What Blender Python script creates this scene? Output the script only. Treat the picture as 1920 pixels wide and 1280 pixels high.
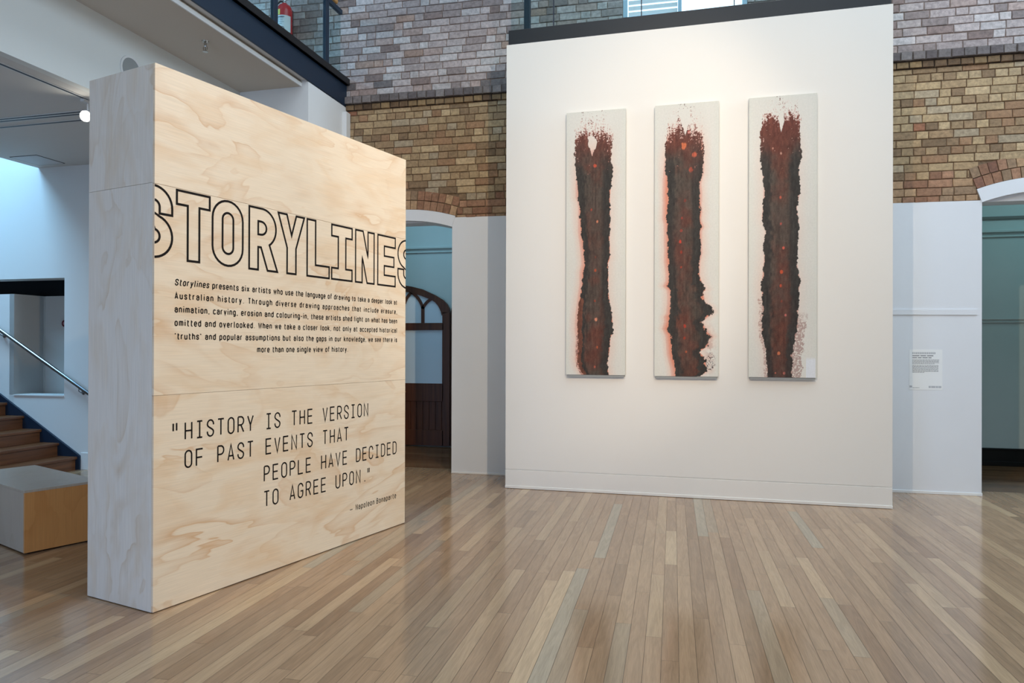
import bpy, bmesh, math, random
import numpy as np
from mathutils import Vector, Matrix

for o in list(bpy.data.objects):
    bpy.data.objects.remove(o, do_unlink=True)
S = bpy.context.scene
COL = S.collection
R_ = math.radians
PI = math.pi

# ------------------------------------------------------------------ camera
EYE = 1.50
FPX, CYPX = 1342.0, 647.39
YAW, PITCH, ROLL = R_(12.679), R_(.134), R_(.166)
fw = Vector((-math.sin(YAW)*math.cos(PITCH), math.cos(YAW)*math.cos(PITCH), math.sin(PITCH)))
rt = Vector((math.cos(YAW), math.sin(YAW), 0)); up = rt.cross(fw)
r2 = math.cos(ROLL)*rt + math.sin(ROLL)*up
u2 = -math.sin(ROLL)*rt + math.cos(ROLL)*up
cd = bpy.data.cameras.new('camera'); cam = bpy.data.objects.new('camera', cd); COL.objects.link(cam)
cam.matrix_world = Matrix(((r2.x, u2.x, -fw.x, 0), (r2.y, u2.y, -fw.y, 0), (r2.z, u2.z, -fw.z, EYE), (0, 0, 0, 1)))
cd.sensor_width = 36.0; cd.lens = FPX/1920*36.0; cd.shift_y = (CYPX-640)/1920; cd.clip_end = 100
S.camera = cam

# ------------------------------------------------------------------ colour, world, light
S.view_settings.view_transform = 'Standard'
S.view_settings.look = 'None'
S.view_settings.gamma = 1.0
S.view_settings.use_curve_mapping = False
S.view_settings.exposure = 0.0

w = bpy.data.worlds.new('world'); S.world = w; w.use_nodes = True
w.node_tree.nodes['Background'].inputs[0].default_value = (.78, .88, 1, 1)
w.node_tree.nodes['Background'].inputs[1].default_value = 0.28

def area(name, loc, target, sx, sy, power, color):
    l = bpy.data.lights.new(name, 'AREA'); l.shape = 'RECTANGLE'; l.size = sx; l.size_y = sy
    l.energy = power; l.color = color
    o = bpy.data.objects.new(name, l); COL.objects.link(o); o.location = loc
    o.rotation_euler = (Vector(target)-Vector(loc)).to_track_quat('-Z', 'Y').to_euler()
    return o
def spot(name, loc, target, power, color, angle, blend, size=.04):
    l = bpy.data.lights.new(name, 'SPOT'); l.energy = power; l.color = color
    l.spot_size = R_(angle); l.spot_blend = blend; l.shadow_soft_size = size
    o = bpy.data.objects.new(name, l); COL.objects.link(o); o.location = loc
    o.rotation_euler = (Vector(target)-Vector(loc)).to_track_quat('-Z', 'Y').to_euler()
    return o
DAY = (.74, .87, 1.0); WARM = (1.0, .75, .48)
area('atrium_skylight', (1.0, 3.2, 8.8), (1.0, 3.2, 0), 6, 7, 390, DAY)
area('fill_behind_camera', (1.0, -5.7, 4.6), (-1.0, 8, 2.2), 7, 3.4, 105, (.80, .90, 1.0))  # added fill from behind the camera, raises the ambient on the back wall
area('side_fill', (7.8, 6.4, 6.3), (-3.9, 7.0, 4.0), 3.2, 2.6, 430, (.62, .81, 1.0))  # added cool fill from the right for faces turned that way
area('sign_side_fill', (-3.7, -1.6, .95), (-3.2, 3.5, .6), 1.8, 1.7, 120, (.42, .62, 1.0))  # added low blue fill for the left face of the sign
area('stairwell_skylight', (-9.3, 5.4, 6.8), (-8.8, 7.2, 1.5), 2.6, 2.0, 440, (.32, .66, 1.0))
area('corridor_daylight', (-3.0, 9.35, 3.85), (-3.0, 9.4, 0), 4, 1.0, 24, (.42, .78, 1.0))
area('corridor_daylight', (5.0, 9.35, 3.85), (5.0, 9.4, 0), 3, 1.0, 15, (.46, .84, .92))
spot('gallery_spot', (2.6, -.6, 5.8), (-.45, 7.35, 2.45), 400, WARM, 40, .85)
spot('gallery_spot', (-2.0, -.7, 5.8), (1.0, 7.3, 2.45), 480, WARM, 40, .85)
spot('wall_fill', (2.6, -.6, 5.8), (-1.75, 7.9, 2.7), 760, (1.0, .84, .66), 36, .55)  # added pair of wide fills lifting dado and brick beside the gallery wall
spot('wall_fill', (-2.0, -.7, 5.8), (1.6, 7.9, 2.6), 230, (1.0, .86, .70), 54, .8)
spot('sign_spot', (2.2, 2.6, 5.0), (-2.45, 4.75, 1.95), 430, WARM, 44, .5)

# ------------------------------------------------------------------ helpers
def lin(c):
    out = []
    for v in c[:3]:
        v = v/255.0
        out.append(v/12.92 if v <= .04045 else ((v+.055)/1.055)**2.4)
    return tuple(out)+(1.0,)

class MB:
    def __init__(s): s.v = []; s.f = []; s.c = []; s.m = []
    def face(s, pts, col=None, mi=0):
        n = len(s.v); s.v += [tuple(p) for p in pts]; s.f.append(tuple(range(n, n+len(pts)))); s.c.append(col); s.m.append(mi)
    def box(s, x0, x1, y0, y1, z0, z1, col=None, mi=0):
        if x0 > x1: x0, x1 = x1, x0
        if y0 > y1: y0, y1 = y1, y0
        if z0 > z1: z0, z1 = z1, z0
        n = len(s.v)
        s.v += [(x, y, z) for z in (z0, z1) for y in (y0, y1) for x in (x0, x1)]
        for q in ((0, 2, 3, 1), (4, 5, 7, 6), (0, 1, 5, 4), (2, 6, 7, 3), (0, 4, 6, 2), (1, 3, 7, 5)):
            s.f.append(tuple(n+i for i in q)); s.c.append(col); s.m.append(mi)
    def prism(s, pts, y0, y1, col=None, mi=0):
        """polygon given in (x, z), ccw seen from -y, extruded from y0 (front) to y1"""
        n = len(pts)
        s.face([(x, y0, z) for x, z in pts], col, mi); s.face([(x, y1, z) for x, z in reversed(pts)], col, mi)
        for i in range(n):
            a, b = pts[i], pts[(i+1) % n]
            s.face([(a[0], y0, a[1]), (a[0], y1, a[1]), (b[0], y1, b[1]), (b[0], y0, b[1])], col, mi)
    def band(s, a, b, y0, y1, col=None, mi=0, closed=False):
        """solid strip between two equal-length (x, z) chains, a above b"""
        n = len(a)
        rng = range(n if closed else n-1)
        for i in rng:
            j = (i+1) % n
            A, B, C, D = b[i], b[j], a[j], a[i]
            s.face([(p[0], y0, p[1]) for p in (A, B, C, D)], col, mi)
            s.face([(p[0], y1, p[1]) for p in (D, C, B, A)], col, mi)
            s.face([(D[0], y0, D[1]), (C[0], y0, C[1]), (C[0], y1, C[1]), (D[0], y1, D[1])], col, mi)
            s.face([(A[0], y1, A[1]), (B[0], y1, B[1]), (B[0], y0, B[1]), (A[0], y0, A[1])], col, mi)
        if not closed:
            for i in (0, n-1):
                s.face([(b[i][0], y0, b[i][1]), (a[i][0], y0, a[i][1]), (a[i][0], y1, a[i][1]), (b[i][0], y1, b[i][1])], col, mi)
    def tube(s, pts, r, seg=12, caps=True):
        pts = [Vector(p) for p in pts]; rings = []
        for i, p in enumerate(pts):
            if i == 0: d = pts[1]-pts[0]
            elif i == len(pts)-1: d = pts[-1]-pts[-2]
            else: d = (pts[i+1]-pts[i]).normalized()+(pts[i]-pts[i-1]).normalized()
            d.normalize()
            ref = Vector((0, 0, 1)) if abs(d.z) < .9 else Vector((1, 0, 0))
            a = d.cross(ref).normalized(); b = a.cross(d)
            rr = r[i] if isinstance(r, (list, tuple)) else r
            n = len(s.v)
            s.v += [tuple(p+a*rr*math.cos(t*2*PI/seg)+b*rr*math.sin(t*2*PI/seg)) for t in range(seg)]
            rings.append(n)
        for i in range(len(rings)-1):
            for t in range(seg):
                u = (t+1) % seg
                s.f.append((rings[i]+t, rings[i]+u, rings[i+1]+u, rings[i+1]+t)); s.c.append(None); s.m.append(0)
        if caps:
            s.f.append(tuple(rings[0]+t for t in reversed(range(seg)))); s.c.append(None); s.m.append(0)
            s.f.append(tuple(rings[-1]+t for t in range(seg))); s.c.append(None); s.m.append(0)
    def lathe(s, prof, seg=32, c=(0, 0, 0), a0=0, a1=2*PI):
        full = abs(a1-a0-2*PI) < 1e-6; n0 = len(s.v); cols = seg if full else seg+1
        for r, z in prof:
            for t in range(cols):
                a = a0+(a1-a0)*t/seg
                s.v.append((c[0]+r*math.cos(a), c[1]+r*math.sin(a), c[2]+z))
        for i in range(len(prof)-1):
            for t in range(seg):
                u = (t+1) % cols
                s.f.append((n0+i*cols+t, n0+i*cols+u, n0+(i+1)*cols+u, n0+(i+1)*cols+t)); s.c.append(None); s.m.append(0)
    def disc(s, c, r, axis, seg=32, col=None, mi=0, h=.002, ri=0.0):
        """flat round plate (or ring) with thickness h along axis"""
        ax = Vector(axis).normalized(); ref = Vector((0, 0, 1)) if abs(ax.z) < .9 else Vector((1, 0, 0))
        a = ax.cross(ref).normalized(); b = a.cross(ax); c = Vector(c); t = c+ax*h
        P = lambda o, rr, k: o+a*rr*math.cos(2*PI*k/seg)+b*rr*math.sin(2*PI*k/seg)
        for k in range(seg):
            if ri > 0:
                s.face([P(t, ri, k), P(t, r, k), P(t, r, k+1), P(t, ri, k+1)][::-1], col, mi)
                s.face([P(t, ri, k), P(t, ri, k+1), P(c, ri, k+1), P(c, ri, k)], col, mi)
            s.face([P(c, r, k), P(c, r, k+1), P(t, r, k+1), P(t, r, k)], col, mi)
        if ri <= 0: s.face([P(t, r, k) for k in range(seg)][::-1], col, mi)
    def build(s, name, mat, parent=None, smooth=False, bevel=0, fixn=True):
        me = bpy.data.meshes.new(name); me.from_pydata(s.v, [], s.f)
        mats = mat if isinstance(mat, (list, tuple)) else [mat]
        for m in mats: me.materials.append(m)
        if len(mats) > 1: me.polygons.foreach_set('material_index', s.m)
        if any(c is not None for c in s.c):
            ca = me.color_attributes.new('tint', 'FLOAT_COLOR', 'CORNER')
            buf = np.ones((len(me.loops), 4), np.float32)
            for p, c in zip(me.polygons, s.c):
                if c is not None: buf[p.loop_start:p.loop_start+p.loop_total] = c
            ca.data.foreach_set('color', buf.ravel())
        me.update()
        if fixn:
            bm = bmesh.new(); bm.from_mesh(me)
            bmesh.ops.remove_doubles(bm, verts=bm.verts, dist=1e-6) if smooth else None
            bmesh.ops.recalc_face_normals(bm, faces=bm.faces); bm.to_mesh(me); bm.free()
        if smooth:
            me.polygons.foreach_set('use_smooth', [True]*len(me.polygons))
            me.set_sharp_from_angle(angle=R_(40))
        o = bpy.data.objects.new(name, me); COL.objects.link(o)
        if parent: o.parent = parent
        if bevel:
            b = o.modifiers.new('bevel', 'BEVEL'); b.width = bevel; b.segments = 2; b.limit_method = 'ANGLE'; b.angle_limit = R_(40)
        return o

def tag(o, label, cat, group=None):
    o['label'] = label; o['category'] = cat
    if group: o['group'] = group
    return o
def thing(name, label, cat, loc=(0, 0, 0), rotz=0, group=None):
    o = bpy.data.objects.new(name, None); COL.objects.link(o); o.empty_display_size = .1
    o.location = loc; o.rotation_euler = (0, 0, rotz)
    return tag(o, label, cat, group)
def struct(o, label=None, cat=None):
    o['kind'] = 'structure'
    if label: o['label'] = label
    if cat: o['category'] = cat
    return o
def dup(root, loc, rotz, label, group=None):
    r = root.copy(); COL.objects.link(r); r.location = loc; r.rotation_euler = (0, 0, rotz); r['label'] = label
    for ch in list(root.children):
        c = ch.copy(); COL.objects.link(c); c.parent = r
        for g in ch.children:
            d = g.copy(); COL.objects.link(d); d.parent = c
    return r

# ------------------------------------------------------------------ materials
def newmat(name):
    m = bpy.data.materials.new(name); m.use_nodes = True
    return m, m.node_tree.nodes, m.node_tree.links, m.node_tree.nodes['Principled BSDF']
def N(nodes, t, **kw):
    n = nodes.new(t)
    for k, v in kw.items(): setattr(n, k, v)
    return n
def plain(name, srgb, rough=.5, metal=0, var=.04, scale=6, bump=0, spec=.5):
    m, n, l, b = newmat(name); c = lin(srgb)
    b.inputs['Roughness'].default_value = rough; b.inputs['Metallic'].default_value = metal
    b.inputs['Specular IOR Level'].default_value = spec
    tc = N(n, 'ShaderNodeTexCoord'); nz = N(n, 'ShaderNodeTexNoise'); nz.inputs['Scale'].default_value = scale; nz.inputs['Detail'].default_value = 4
    l.new(tc.outputs['Object'], nz.inputs['Vector'])
    mx = N(n, 'ShaderNodeMix', data_type='RGBA')
    mx.inputs[6].default_value = tuple(v*(1-var) for v in c[:3])+(1,); mx.inputs[7].default_value = tuple(min(1, v*(1+var)) for v in c[:3])+(1,)
    l.new(nz.outputs['Fac'], mx.inputs[0]); l.new(mx.outputs[2], b.inputs['Base Color'])
    if bump:
        n2 = N(n, 'ShaderNodeTexNoise'); n2.inputs['Scale'].default_value = 260; n2.inputs['Detail'].default_value = 3
        l.new(tc.outputs['Object'], n2.inputs['Vector'])
        bp = N(n, 'ShaderNodeBump'); bp.inputs['Strength'].default_value = bump; bp.inputs['Distance'].default_value = .002
        l.new(n2.outputs['Fac'], bp.inputs['Height']); l.new(bp.outputs[0], b.inputs['Normal'])
    return m
def emit(name, srgb, strength):
    m, n, l, b = newmat(name)
    b.inputs['Base Color'].default_value = lin(srgb); b.inputs['Emission Color'].default_value = lin(srgb); b.inputs['Emission Strength'].default_value = strength
    return m
def tinted(name, rough, noise_scale, amt, bump=.3, bscale=90, spec=.5, stretch=(1, 1, 1)):
    """base colour from the mesh colour attribute, broken up by noise"""
    m, n, l, b = newmat(name)
    b.inputs['Roughness'].default_value = rough; b.inputs['Specular IOR Level'].default_value = spec
    at = N(n, 'ShaderNodeVertexColor', layer_name='tint')
    tc = N(n, 'ShaderNodeTexCoord'); mp = N(n, 'ShaderNodeMapping'); mp.inputs['Scale'].default_value = stretch
    l.new(tc.outputs['Object'], mp.inputs['Vector'])
    nz = N(n, 'ShaderNodeTexNoise'); nz.inputs['Scale'].default_value = noise_scale; nz.inputs['Detail'].default_value = 6; nz.inputs['Roughness'].default_value = .65
    l.new(mp.outputs[0], nz.inputs['Vector'])
    mr = N(n, 'ShaderNodeMapRange'); mr.inputs[1].default_value = .3; mr.inputs[2].default_value = .7
    mr.inputs[3].default_value = 1-amt; mr.inputs[4].default_value = 1+amt
    l.new(nz.outputs['Fac'], mr.inputs[0])
    vm = N(n, 'ShaderNodeVectorMath', operation='SCALE'); l.new(at.outputs['Color'], vm.inputs[0]); l.new(mr.outputs[0], vm.inputs['Scale'])
    l.new(vm.outputs[0], b.inputs['Base Color'])
    if bump:
        n2 = N(n, 'ShaderNodeTexNoise'); n2.inputs['Scale'].default_value = bscale; n2.inputs['Detail'].default_value = 5
        l.new(tc.outputs['Object'], n2.inputs['Vector'])
        bp = N(n, 'ShaderNodeBump'); bp.inputs['Strength'].default_value = bump; bp.inputs['Distance'].default_value = .006
        l.new(n2.outputs['Fac'], bp.inputs['Height']); l.new(bp.outputs[0], b.inputs['Normal'])
    return m
def plywood(name, base, dark, warm, vertical=False, seed=0.0, rings=11.0, gloss=.42):
    """rotary-cut plywood face: contour lines of a stretched noise field, soft patches and fine fibres"""
    m, n, l, b = newmat(name); b.inputs['Roughness'].default_value = gloss; b.inputs['Specular IOR Level'].default_value = .35
    tc = N(n, 'ShaderNodeTexCoord'); mp = N(n, 'ShaderNodeMapping')
    mp.inputs['Location'].default_value = (seed*3.1, seed*1.7, seed*2.3)
    mp.inputs['Scale'].default_value = (2.2, 2.2, .75) if vertical else (.8, .8, 2.0)
    l.new(tc.outputs['Object'], mp.inputs['Vector'])
    n1 = N(n, 'ShaderNodeTexNoise'); n1.inputs['Scale'].default_value = 1.15; n1.inputs['Detail'].default_value = 3.5; n1.inputs['Roughness'].default_value = .48; n1.inputs['Distortion'].default_value = .9
    l.new(mp.outputs[0], n1.inputs['Vector'])
    mu = N(n, 'ShaderNodeMath', operation='MULTIPLY'); mu.inputs[1].default_value = rings; l.new(n1.outputs['Fac'], mu.inputs[0])
    fr = N(n, 'ShaderNodeMath', operation='FRACT'); l.new(mu.outputs[0], fr.inputs[0])
    cr = N(n, 'ShaderNodeValToRGB'); e = cr.color_ramp.elements
    e[0].position = 0; e[0].color = (0, 0, 0, 1); e[1].position = 1; e[1].color = (0, 0, 0, 1)
    for p, v in ((.5, .03), (.84, .5), (.93, .85), (.965, .2)):
        q = e.new(p); q.color = (v, v, v, 1)
    l.new(fr.outputs[0], cr.inputs[0])
    n3 = N(n, 'ShaderNodeTexNoise'); n3.inputs['Scale'].default_value = 1.7; n3.inputs['Detail'].default_value = 2; l.new(mp.outputs[0], n3.inputs['Vector'])
    p3 = N(n, 'ShaderNodeMapRange'); p3.inputs[1].default_value = .38; p3.inputs[2].default_value = .68; p3.inputs[3].default_value = .12; p3.inputs[4].default_value = 1; l.new(n3.outputs['Fac'], p3.inputs[0])
    ml = N(n, 'ShaderNodeMath', operation='MULTIPLY'); l.new(cr.outputs[0], ml.inputs[0]); l.new(p3.outputs[0], ml.inputs[1])
    m1 = N(n, 'ShaderNodeMix', data_type='RGBA'); m1.inputs[6].default_value = lin(base); m1.inputs[7].default_value = lin(dark)
    l.new(ml.outputs[0], m1.inputs[0])
    n4 = N(n, 'ShaderNodeTexNoise'); n4.inputs['Scale'].default_value = 2.4; n4.inputs['Detail'].default_value = 4; n4.inputs['Distortion'].default_value = 1.2
    mp4 = N(n, 'ShaderNodeMapping'); mp4.inputs['Location'].default_value = (seed+5, 3, seed); mp4.inputs['Scale'].default_value = mp.inputs['Scale'].default_value
    l.new(tc.outputs['Object'], mp4.inputs['Vector']); l.new(mp4.outputs[0], n4.inputs['Vector'])
    p4 = N(n, 'ShaderNodeMapRange'); p4.inputs[1].default_value = .48; p4.inputs[2].default_value = .75; p4.inputs[4].default_value = .75; l.new(n4.outputs['Fac'], p4.inputs[0])
    m2 = N(n, 'ShaderNodeMix', data_type='RGBA'); m2.inputs[7].default_value = lin(warm); l.new(p4.outputs[0], m2.inputs[0]); l.new(m1.outputs[2], m2.inputs[6])
    mp5 = N(n, 'ShaderNodeMapping'); mp5.inputs['Scale'].default_value = (150, 150, 3.5) if vertical else (4, 4, 190)
    l.new(tc.outputs['Object'], mp5.inputs['Vector'])
    n5 = N(n, 'ShaderNodeTexNoise'); n5.inputs['Scale'].default_value = 1.0; n5.inputs['Detail'].default_value = 2; l.new(mp5.outputs[0], n5.inputs['Vector'])
    p5 = N(n, 'ShaderNodeMapRange'); p5.inputs[1].default_value = .3; p5.inputs[2].default_value = .7; p5.inputs[3].default_value = .93; p5.inputs[4].default_value = 1.04; l.new(n5.outputs['Fac'], p5.inputs[0])
    vm = N(n, 'ShaderNodeVectorMath', operation='SCALE'); l.new(m2.outputs[2], vm.inputs[0]); l.new(p5.outputs[0], vm.inputs['Scale'])
    l.new(vm.outputs[0], b.inputs['Base Color'])
    return m
def wood(name, a, bcol, rough=.35, axis='x', scale=1.0):
    m, n, l, b = newmat(name); b.inputs['Roughness'].default_value = rough
    tc = N(n, 'ShaderNodeTexCoord'); mp = N(n, 'ShaderNodeMapping')
    mp.inputs['Scale'].default_value = {'x': (2*scale, 40*scale, 40*scale), 'y': (40*scale, 2*scale, 40*scale), 'z': (40*scale, 40*scale, 2*scale)}[axis]
    l.new(tc.outputs['Object'], mp.inputs['Vector'])
    nz = N(n, 'ShaderNodeTexNoise'); nz.inputs['Scale'].default_value = 1; nz.inputs['Detail'].default_value = 5; nz.inputs['Distortion'].default_value = .6
    l.new(mp.outputs[0], nz.inputs['Vector'])
    mr = N(n, 'ShaderNodeMapRange'); mr.inputs[1].default_value = .3; mr.inputs[2].default_value = .7; l.new(nz.outputs['Fac'], mr.inputs[0])
    mx = N(n, 'ShaderNodeMix', data_type='RGBA'); mx.inputs[6].default_value = lin(a); mx.inputs[7].default_value = lin(bcol)
    l.new(mr.outputs[0], mx.inputs[0]); l.new(mx.outputs[2], b.inputs['Base Color'])
    return m
def floor_mat(name, rough=.13):
    m, n, l, b = newmat(name)
    at = N(n, 'ShaderNodeVertexColor', layer_name='tint'); uv = N(n, 'ShaderNodeUVMap', uv_map='grain')
    mp = N(n, 'ShaderNodeMapping'); mp.inputs['Scale'].default_value = (16, 1.15, 1); l.new(uv.outputs[0], mp.inputs['Vector'])
    n1 = N(n, 'ShaderNodeTexNoise'); n1.inputs['Scale'].default_value = 1; n1.inputs['Detail'].default_value = 3; n1.inputs['Distortion'].default_value = 1.2; l.new(mp.outputs[0], n1.inputs['Vector'])
    mu = N(n, 'ShaderNodeMath', operation='MULTIPLY'); mu.inputs[1].default_value = 7; l.new(n1.outputs['Fac'], mu.inputs[0])
    fr = N(n, 'ShaderNodeMath', operation='PINGPONG'); fr.inputs[1].default_value = 1; l.new(mu.outputs[0], fr.inputs[0])
    p1 = N(n, 'ShaderNodeMapRange'); p1.inputs[3].default_value = .89; p1.inputs[4].default_value = 1.06; l.new(fr.outputs[0], p1.inputs[0])
    mp2 = N(n, 'ShaderNodeMapping'); mp2.inputs['Scale'].default_value = (260, 9, 1); l.new(uv.outputs[0], mp2.inputs['Vector'])
    n2 = N(n, 'ShaderNodeTexNoise'); n2.inputs['Scale'].default_value = 1; n2.inputs['Detail'].default_value = 2; l.new(mp2.outputs[0], n2.inputs['Vector'])
    p2 = N(n, 'ShaderNodeMapRange'); p2.inputs[1].default_value = .3; p2.inputs[2].default_value = .7; p2.inputs[3].default_value = .91; p2.inputs[4].default_value = 1.07; l.new(n2.outputs['Fac'], p2.inputs[0])
    mm = N(n, 'ShaderNodeMath', operation='MULTIPLY'); l.new(p1.outputs[0], mm.inputs[0]); l.new(p2.outputs[0], mm.inputs[1])
    vm = N(n, 'ShaderNodeVectorMath', operation='SCALE'); l.new(at.outputs['Color'], vm.inputs[0]); l.new(mm.outputs[0], vm.inputs['Scale'])
    l.new(vm.outputs[0], b.inputs['Base Color'])
    b.inputs['Roughness'].default_value = rough; b.inputs['IOR'].default_value = 1.5
    return m
def glass(name, srgb=(235, 245, 245)):
    m, n, l, b = newmat(name); n.remove(b)
    out = n['Material Output']; t = N(n, 'ShaderNodeBsdfTransparent'); t.inputs[0].default_value = lin(srgb)
    g = N(n, 'ShaderNodeBsdfGlossy'); g.inputs['Roughness'].default_value = .02
    f = N(n, 'ShaderNodeFresnel'); f.inputs[0].default_value = 1.45; mx = N(n, 'ShaderNodeMixShader')
    ge = N(n, 'ShaderNodeNewGeometry'); sb = N(n, 'ShaderNodeMath', operation='SUBTRACT'); sb.inputs[0].default_value = 1; l.new(ge.outputs['Backfacing'], sb.inputs[1])
    mt = N(n, 'ShaderNodeMath', operation='MULTIPLY'); l.new(f.outputs[0], mt.inputs[0]); l.new(sb.outputs[0], mt.inputs[1]); l.new(mt.outputs[0], mx.inputs[0]); l.new(t.outputs[0], mx.inputs[1]); l.new(g.outputs[0], mx.inputs[2]); l.new(mx.outputs[0], out.inputs[0])
    return m

M = dict(
    white=plain('white_paint', (226, 226, 224), .55, var=.012, scale=2),
    panelw=plain('gallery_white_paint', (231, 226, 217), .5, var=.012, scale=1.5),
    dado=plain('dado_white_paint', (222, 224, 227), .5, var=.03, scale=2.2, bump=.05),
    ceil=plain('ceiling_paint', (214, 211, 206), .7, var=.01),
    bulk=plain('bulkhead_paint', (222, 224, 220), .7, var=.01),
    blueblack=plain('blue_black_steel', (14, 36, 56), .42, var=.05),
    black=plain('black_paint', (8, 9, 11), .4, var=.1),
    fascia=plain('fascia_black_paint', (20, 24, 29), .5, var=.1, scale=12),
    vinyl=plain('black_vinyl', (24, 18, 15), .75, var=.05, spec=.15),
    steel=plain('brushed_steel', (150, 156, 160), .28, metal=1, var=.05),
    chrome=plain('chrome', (190, 188, 184), .15, metal=1),
    teal=plain('corridor_paint', (198, 210, 208), .6, var=.02),
    redp=plain('red_enamel', (196, 22, 30), .25, var=.03),
    rubber=plain('black_rubber', (22, 22, 24), .6),
    brass=plain('brass', (190, 150, 80), .3, metal=1),
    lblwhite=plain('label_white', (225, 230, 232), .4, var=.01),
    lblyellow=plain('label_yellow', (226, 205, 40), .4, var=.01),
    lbltext=plain('label_text', (40, 46, 60), .5),
    lblred=plain('label_red', (190, 40, 40), .5),
    paper=plain('paper', (232, 233, 232), .6, var=.01),
    papertxt=plain('paper_print', (120, 122, 126), .6),
    papertxt2=plain('paper_print_pale', (178, 180, 184), .6),
    grille=plain('grey_grille', (150, 153, 152), .6),
    hatch=plain('hatch_paint', (208, 208, 208), .6, var=.01),
    slot=plain('dark_slot', (34, 40, 54), .5),
    frost=plain('frosted_glass', (218, 232, 244), .25, var=.05, scale=1.2),
    darkroom=plain('recess_shade', (24, 26, 30), .7),  # near-black colour stands in for the darkness beyond the stair opening
    greywall=plain('grey_paint', (190, 190, 186), .6, var=.02),
    mortar=tinted('mortar', .95, 30, .35, bump=.5, bscale=60),
    brick=tinted('brick', .9, 26, .30, bump=.55, bscale=55),
    canvas=tinted('painted_canvas', .7, 60, .05, bump=.25, bscale=320, spec=.25),
    canvas_edge=plain('raw_canvas', (205, 198, 184), .8, var=.04),
    doorwood=wood('dark_door_timber', (70, 36, 22), (100, 54, 30), .4, 'z', .6),
    step=wood('stair_timber', (88, 54, 32), (118, 74, 44), .35, 'y', .6),
    rail_timber=wood('rail_timber', (176, 122, 62), (200, 146, 82), .4, 'y'),
    floor=floor_mat('timber_floor'),
    gap=plain('board_gap', (60, 44, 34), .6),
    glass=glass('clear_glass'),
    sky=emit('daylit_sky', (236, 244, 255), 1.6),
    blind=plain('white_blind', (238, 240, 244), .6, var=.01),
    winframe=plain('pale_blue_frame', (176, 202, 220), .4),
    lamp=emit('lamp_face', (255, 250, 236), 40),
    lampbody=plain('lamp_body', (214, 214, 212), .4),
)
PLY = [plywood('plywood_face', (228, 208, 181), (206, 164, 122), (220, 188, 150), seed=q, rings=6.5) for q in (1.3, 4.7, 8.2)]
PLYS = [plywood('plywood_side', (218, 208, 194), (196, 172, 142), (210, 190, 164), vertical=True, seed=q, rings=6) for q in (2.9, 6.4)]
PLYO = plywood('bench_plywood', (202, 142, 84), (188, 126, 70), (196, 134, 76), vertical=True, seed=11.0, rings=4, gloss=.3)
PLYSKY = plywood('bench_plywood_skylit', (176, 162, 146), (164, 146, 124), (170, 154, 136), vertical=True, seed=13.0, rings=4, gloss=.3)  # greyer copy of the bench plywood, sky light put into its colour

rnd = random.Random(7)

# ------------------------------------------------------------------ floor (boards as one mesh with a tint per board)
def boards(name, x0, x1, y0, y1, wid, along, palette, seed, lens=(.6, 2.3)):
    rr = random.Random(seed); V = []; F = []; Cc = []; UV = []
    a0, a1, b0, b1 = (x0, x1, y0, y1) if along == 'y' else (y0, y1, x0, x1)
    p = a0
    while p < a1-1e-6:
        q = min(p+wid, a1); t = b0-rr.random()*1.2
        while t < b1:
            L = rr.uniform(*lens); e = min(t+L, b1); s = max(t, b0)
            if e > s:
                c = rr.choices([k for k, _ in palette], [wt for _, wt in palette])[0]; k = rr.uniform(.95, 1.05)
                col = tuple(v*k for v in lin(c)[:3])+(1,)
                g = .0008; n = len(V)
                pts = [(p+g, s+g), (q-g, s+g), (q-g, e-g), (p+g, e-g)]
                ou, ov = rr.uniform(0, 50), rr.uniform(0, 50)
                V += [(a, b, 0) if along == 'y' else (b, a, 0) for a, b in pts]
                UV += [(ou+a-p, ov+b-s) for a, b in pts]
                F.append((n, n+1, n+2, n+3) if along == 'y' else (n+3, n+2, n+1, n)); Cc += [col]*4
                if along != 'y': UV[-4:] = UV[-4:][::-1]; 
            t += L
        p = q
    me = bpy.data.meshes.new(name); me.from_pydata(V, [], F); me.materials.append(M['floor'])
    ca = me.color_attributes.new('tint', 'FLOAT_COLOR', 'CORNER'); ca.data.foreach_set('color', np.array(Cc, np.float32).ravel())
    ul = me.uv_layers.new(name='grain'); ul.data.foreach_set('uv', np.array(UV, np.float32).ravel())
    o = bpy.data.objects.new(name, me); COL.objects.link(o); return o
PAL = [((162, 131, 101), 8), ((156, 125, 96), 8), ((168, 137, 106), 6), ((149, 119, 91), 3.5), ((177, 147, 114), 2), ((142, 111, 84), 1.2), ((188, 159, 124), .7), ((160, 137, 110), 1.0), ((164, 148, 124), .35)]
floor = struct(boards('floor', -13, 8, -6, 8.43, .083, 'y', PAL, 3))
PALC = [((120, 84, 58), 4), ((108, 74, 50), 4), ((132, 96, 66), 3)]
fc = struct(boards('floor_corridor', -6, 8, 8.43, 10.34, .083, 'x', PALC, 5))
b = MB(); b.box(-13, 8, -6, 10.6, -.12, -.0015); fb = struct(b.build('floor_base', M['gap']))

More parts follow.
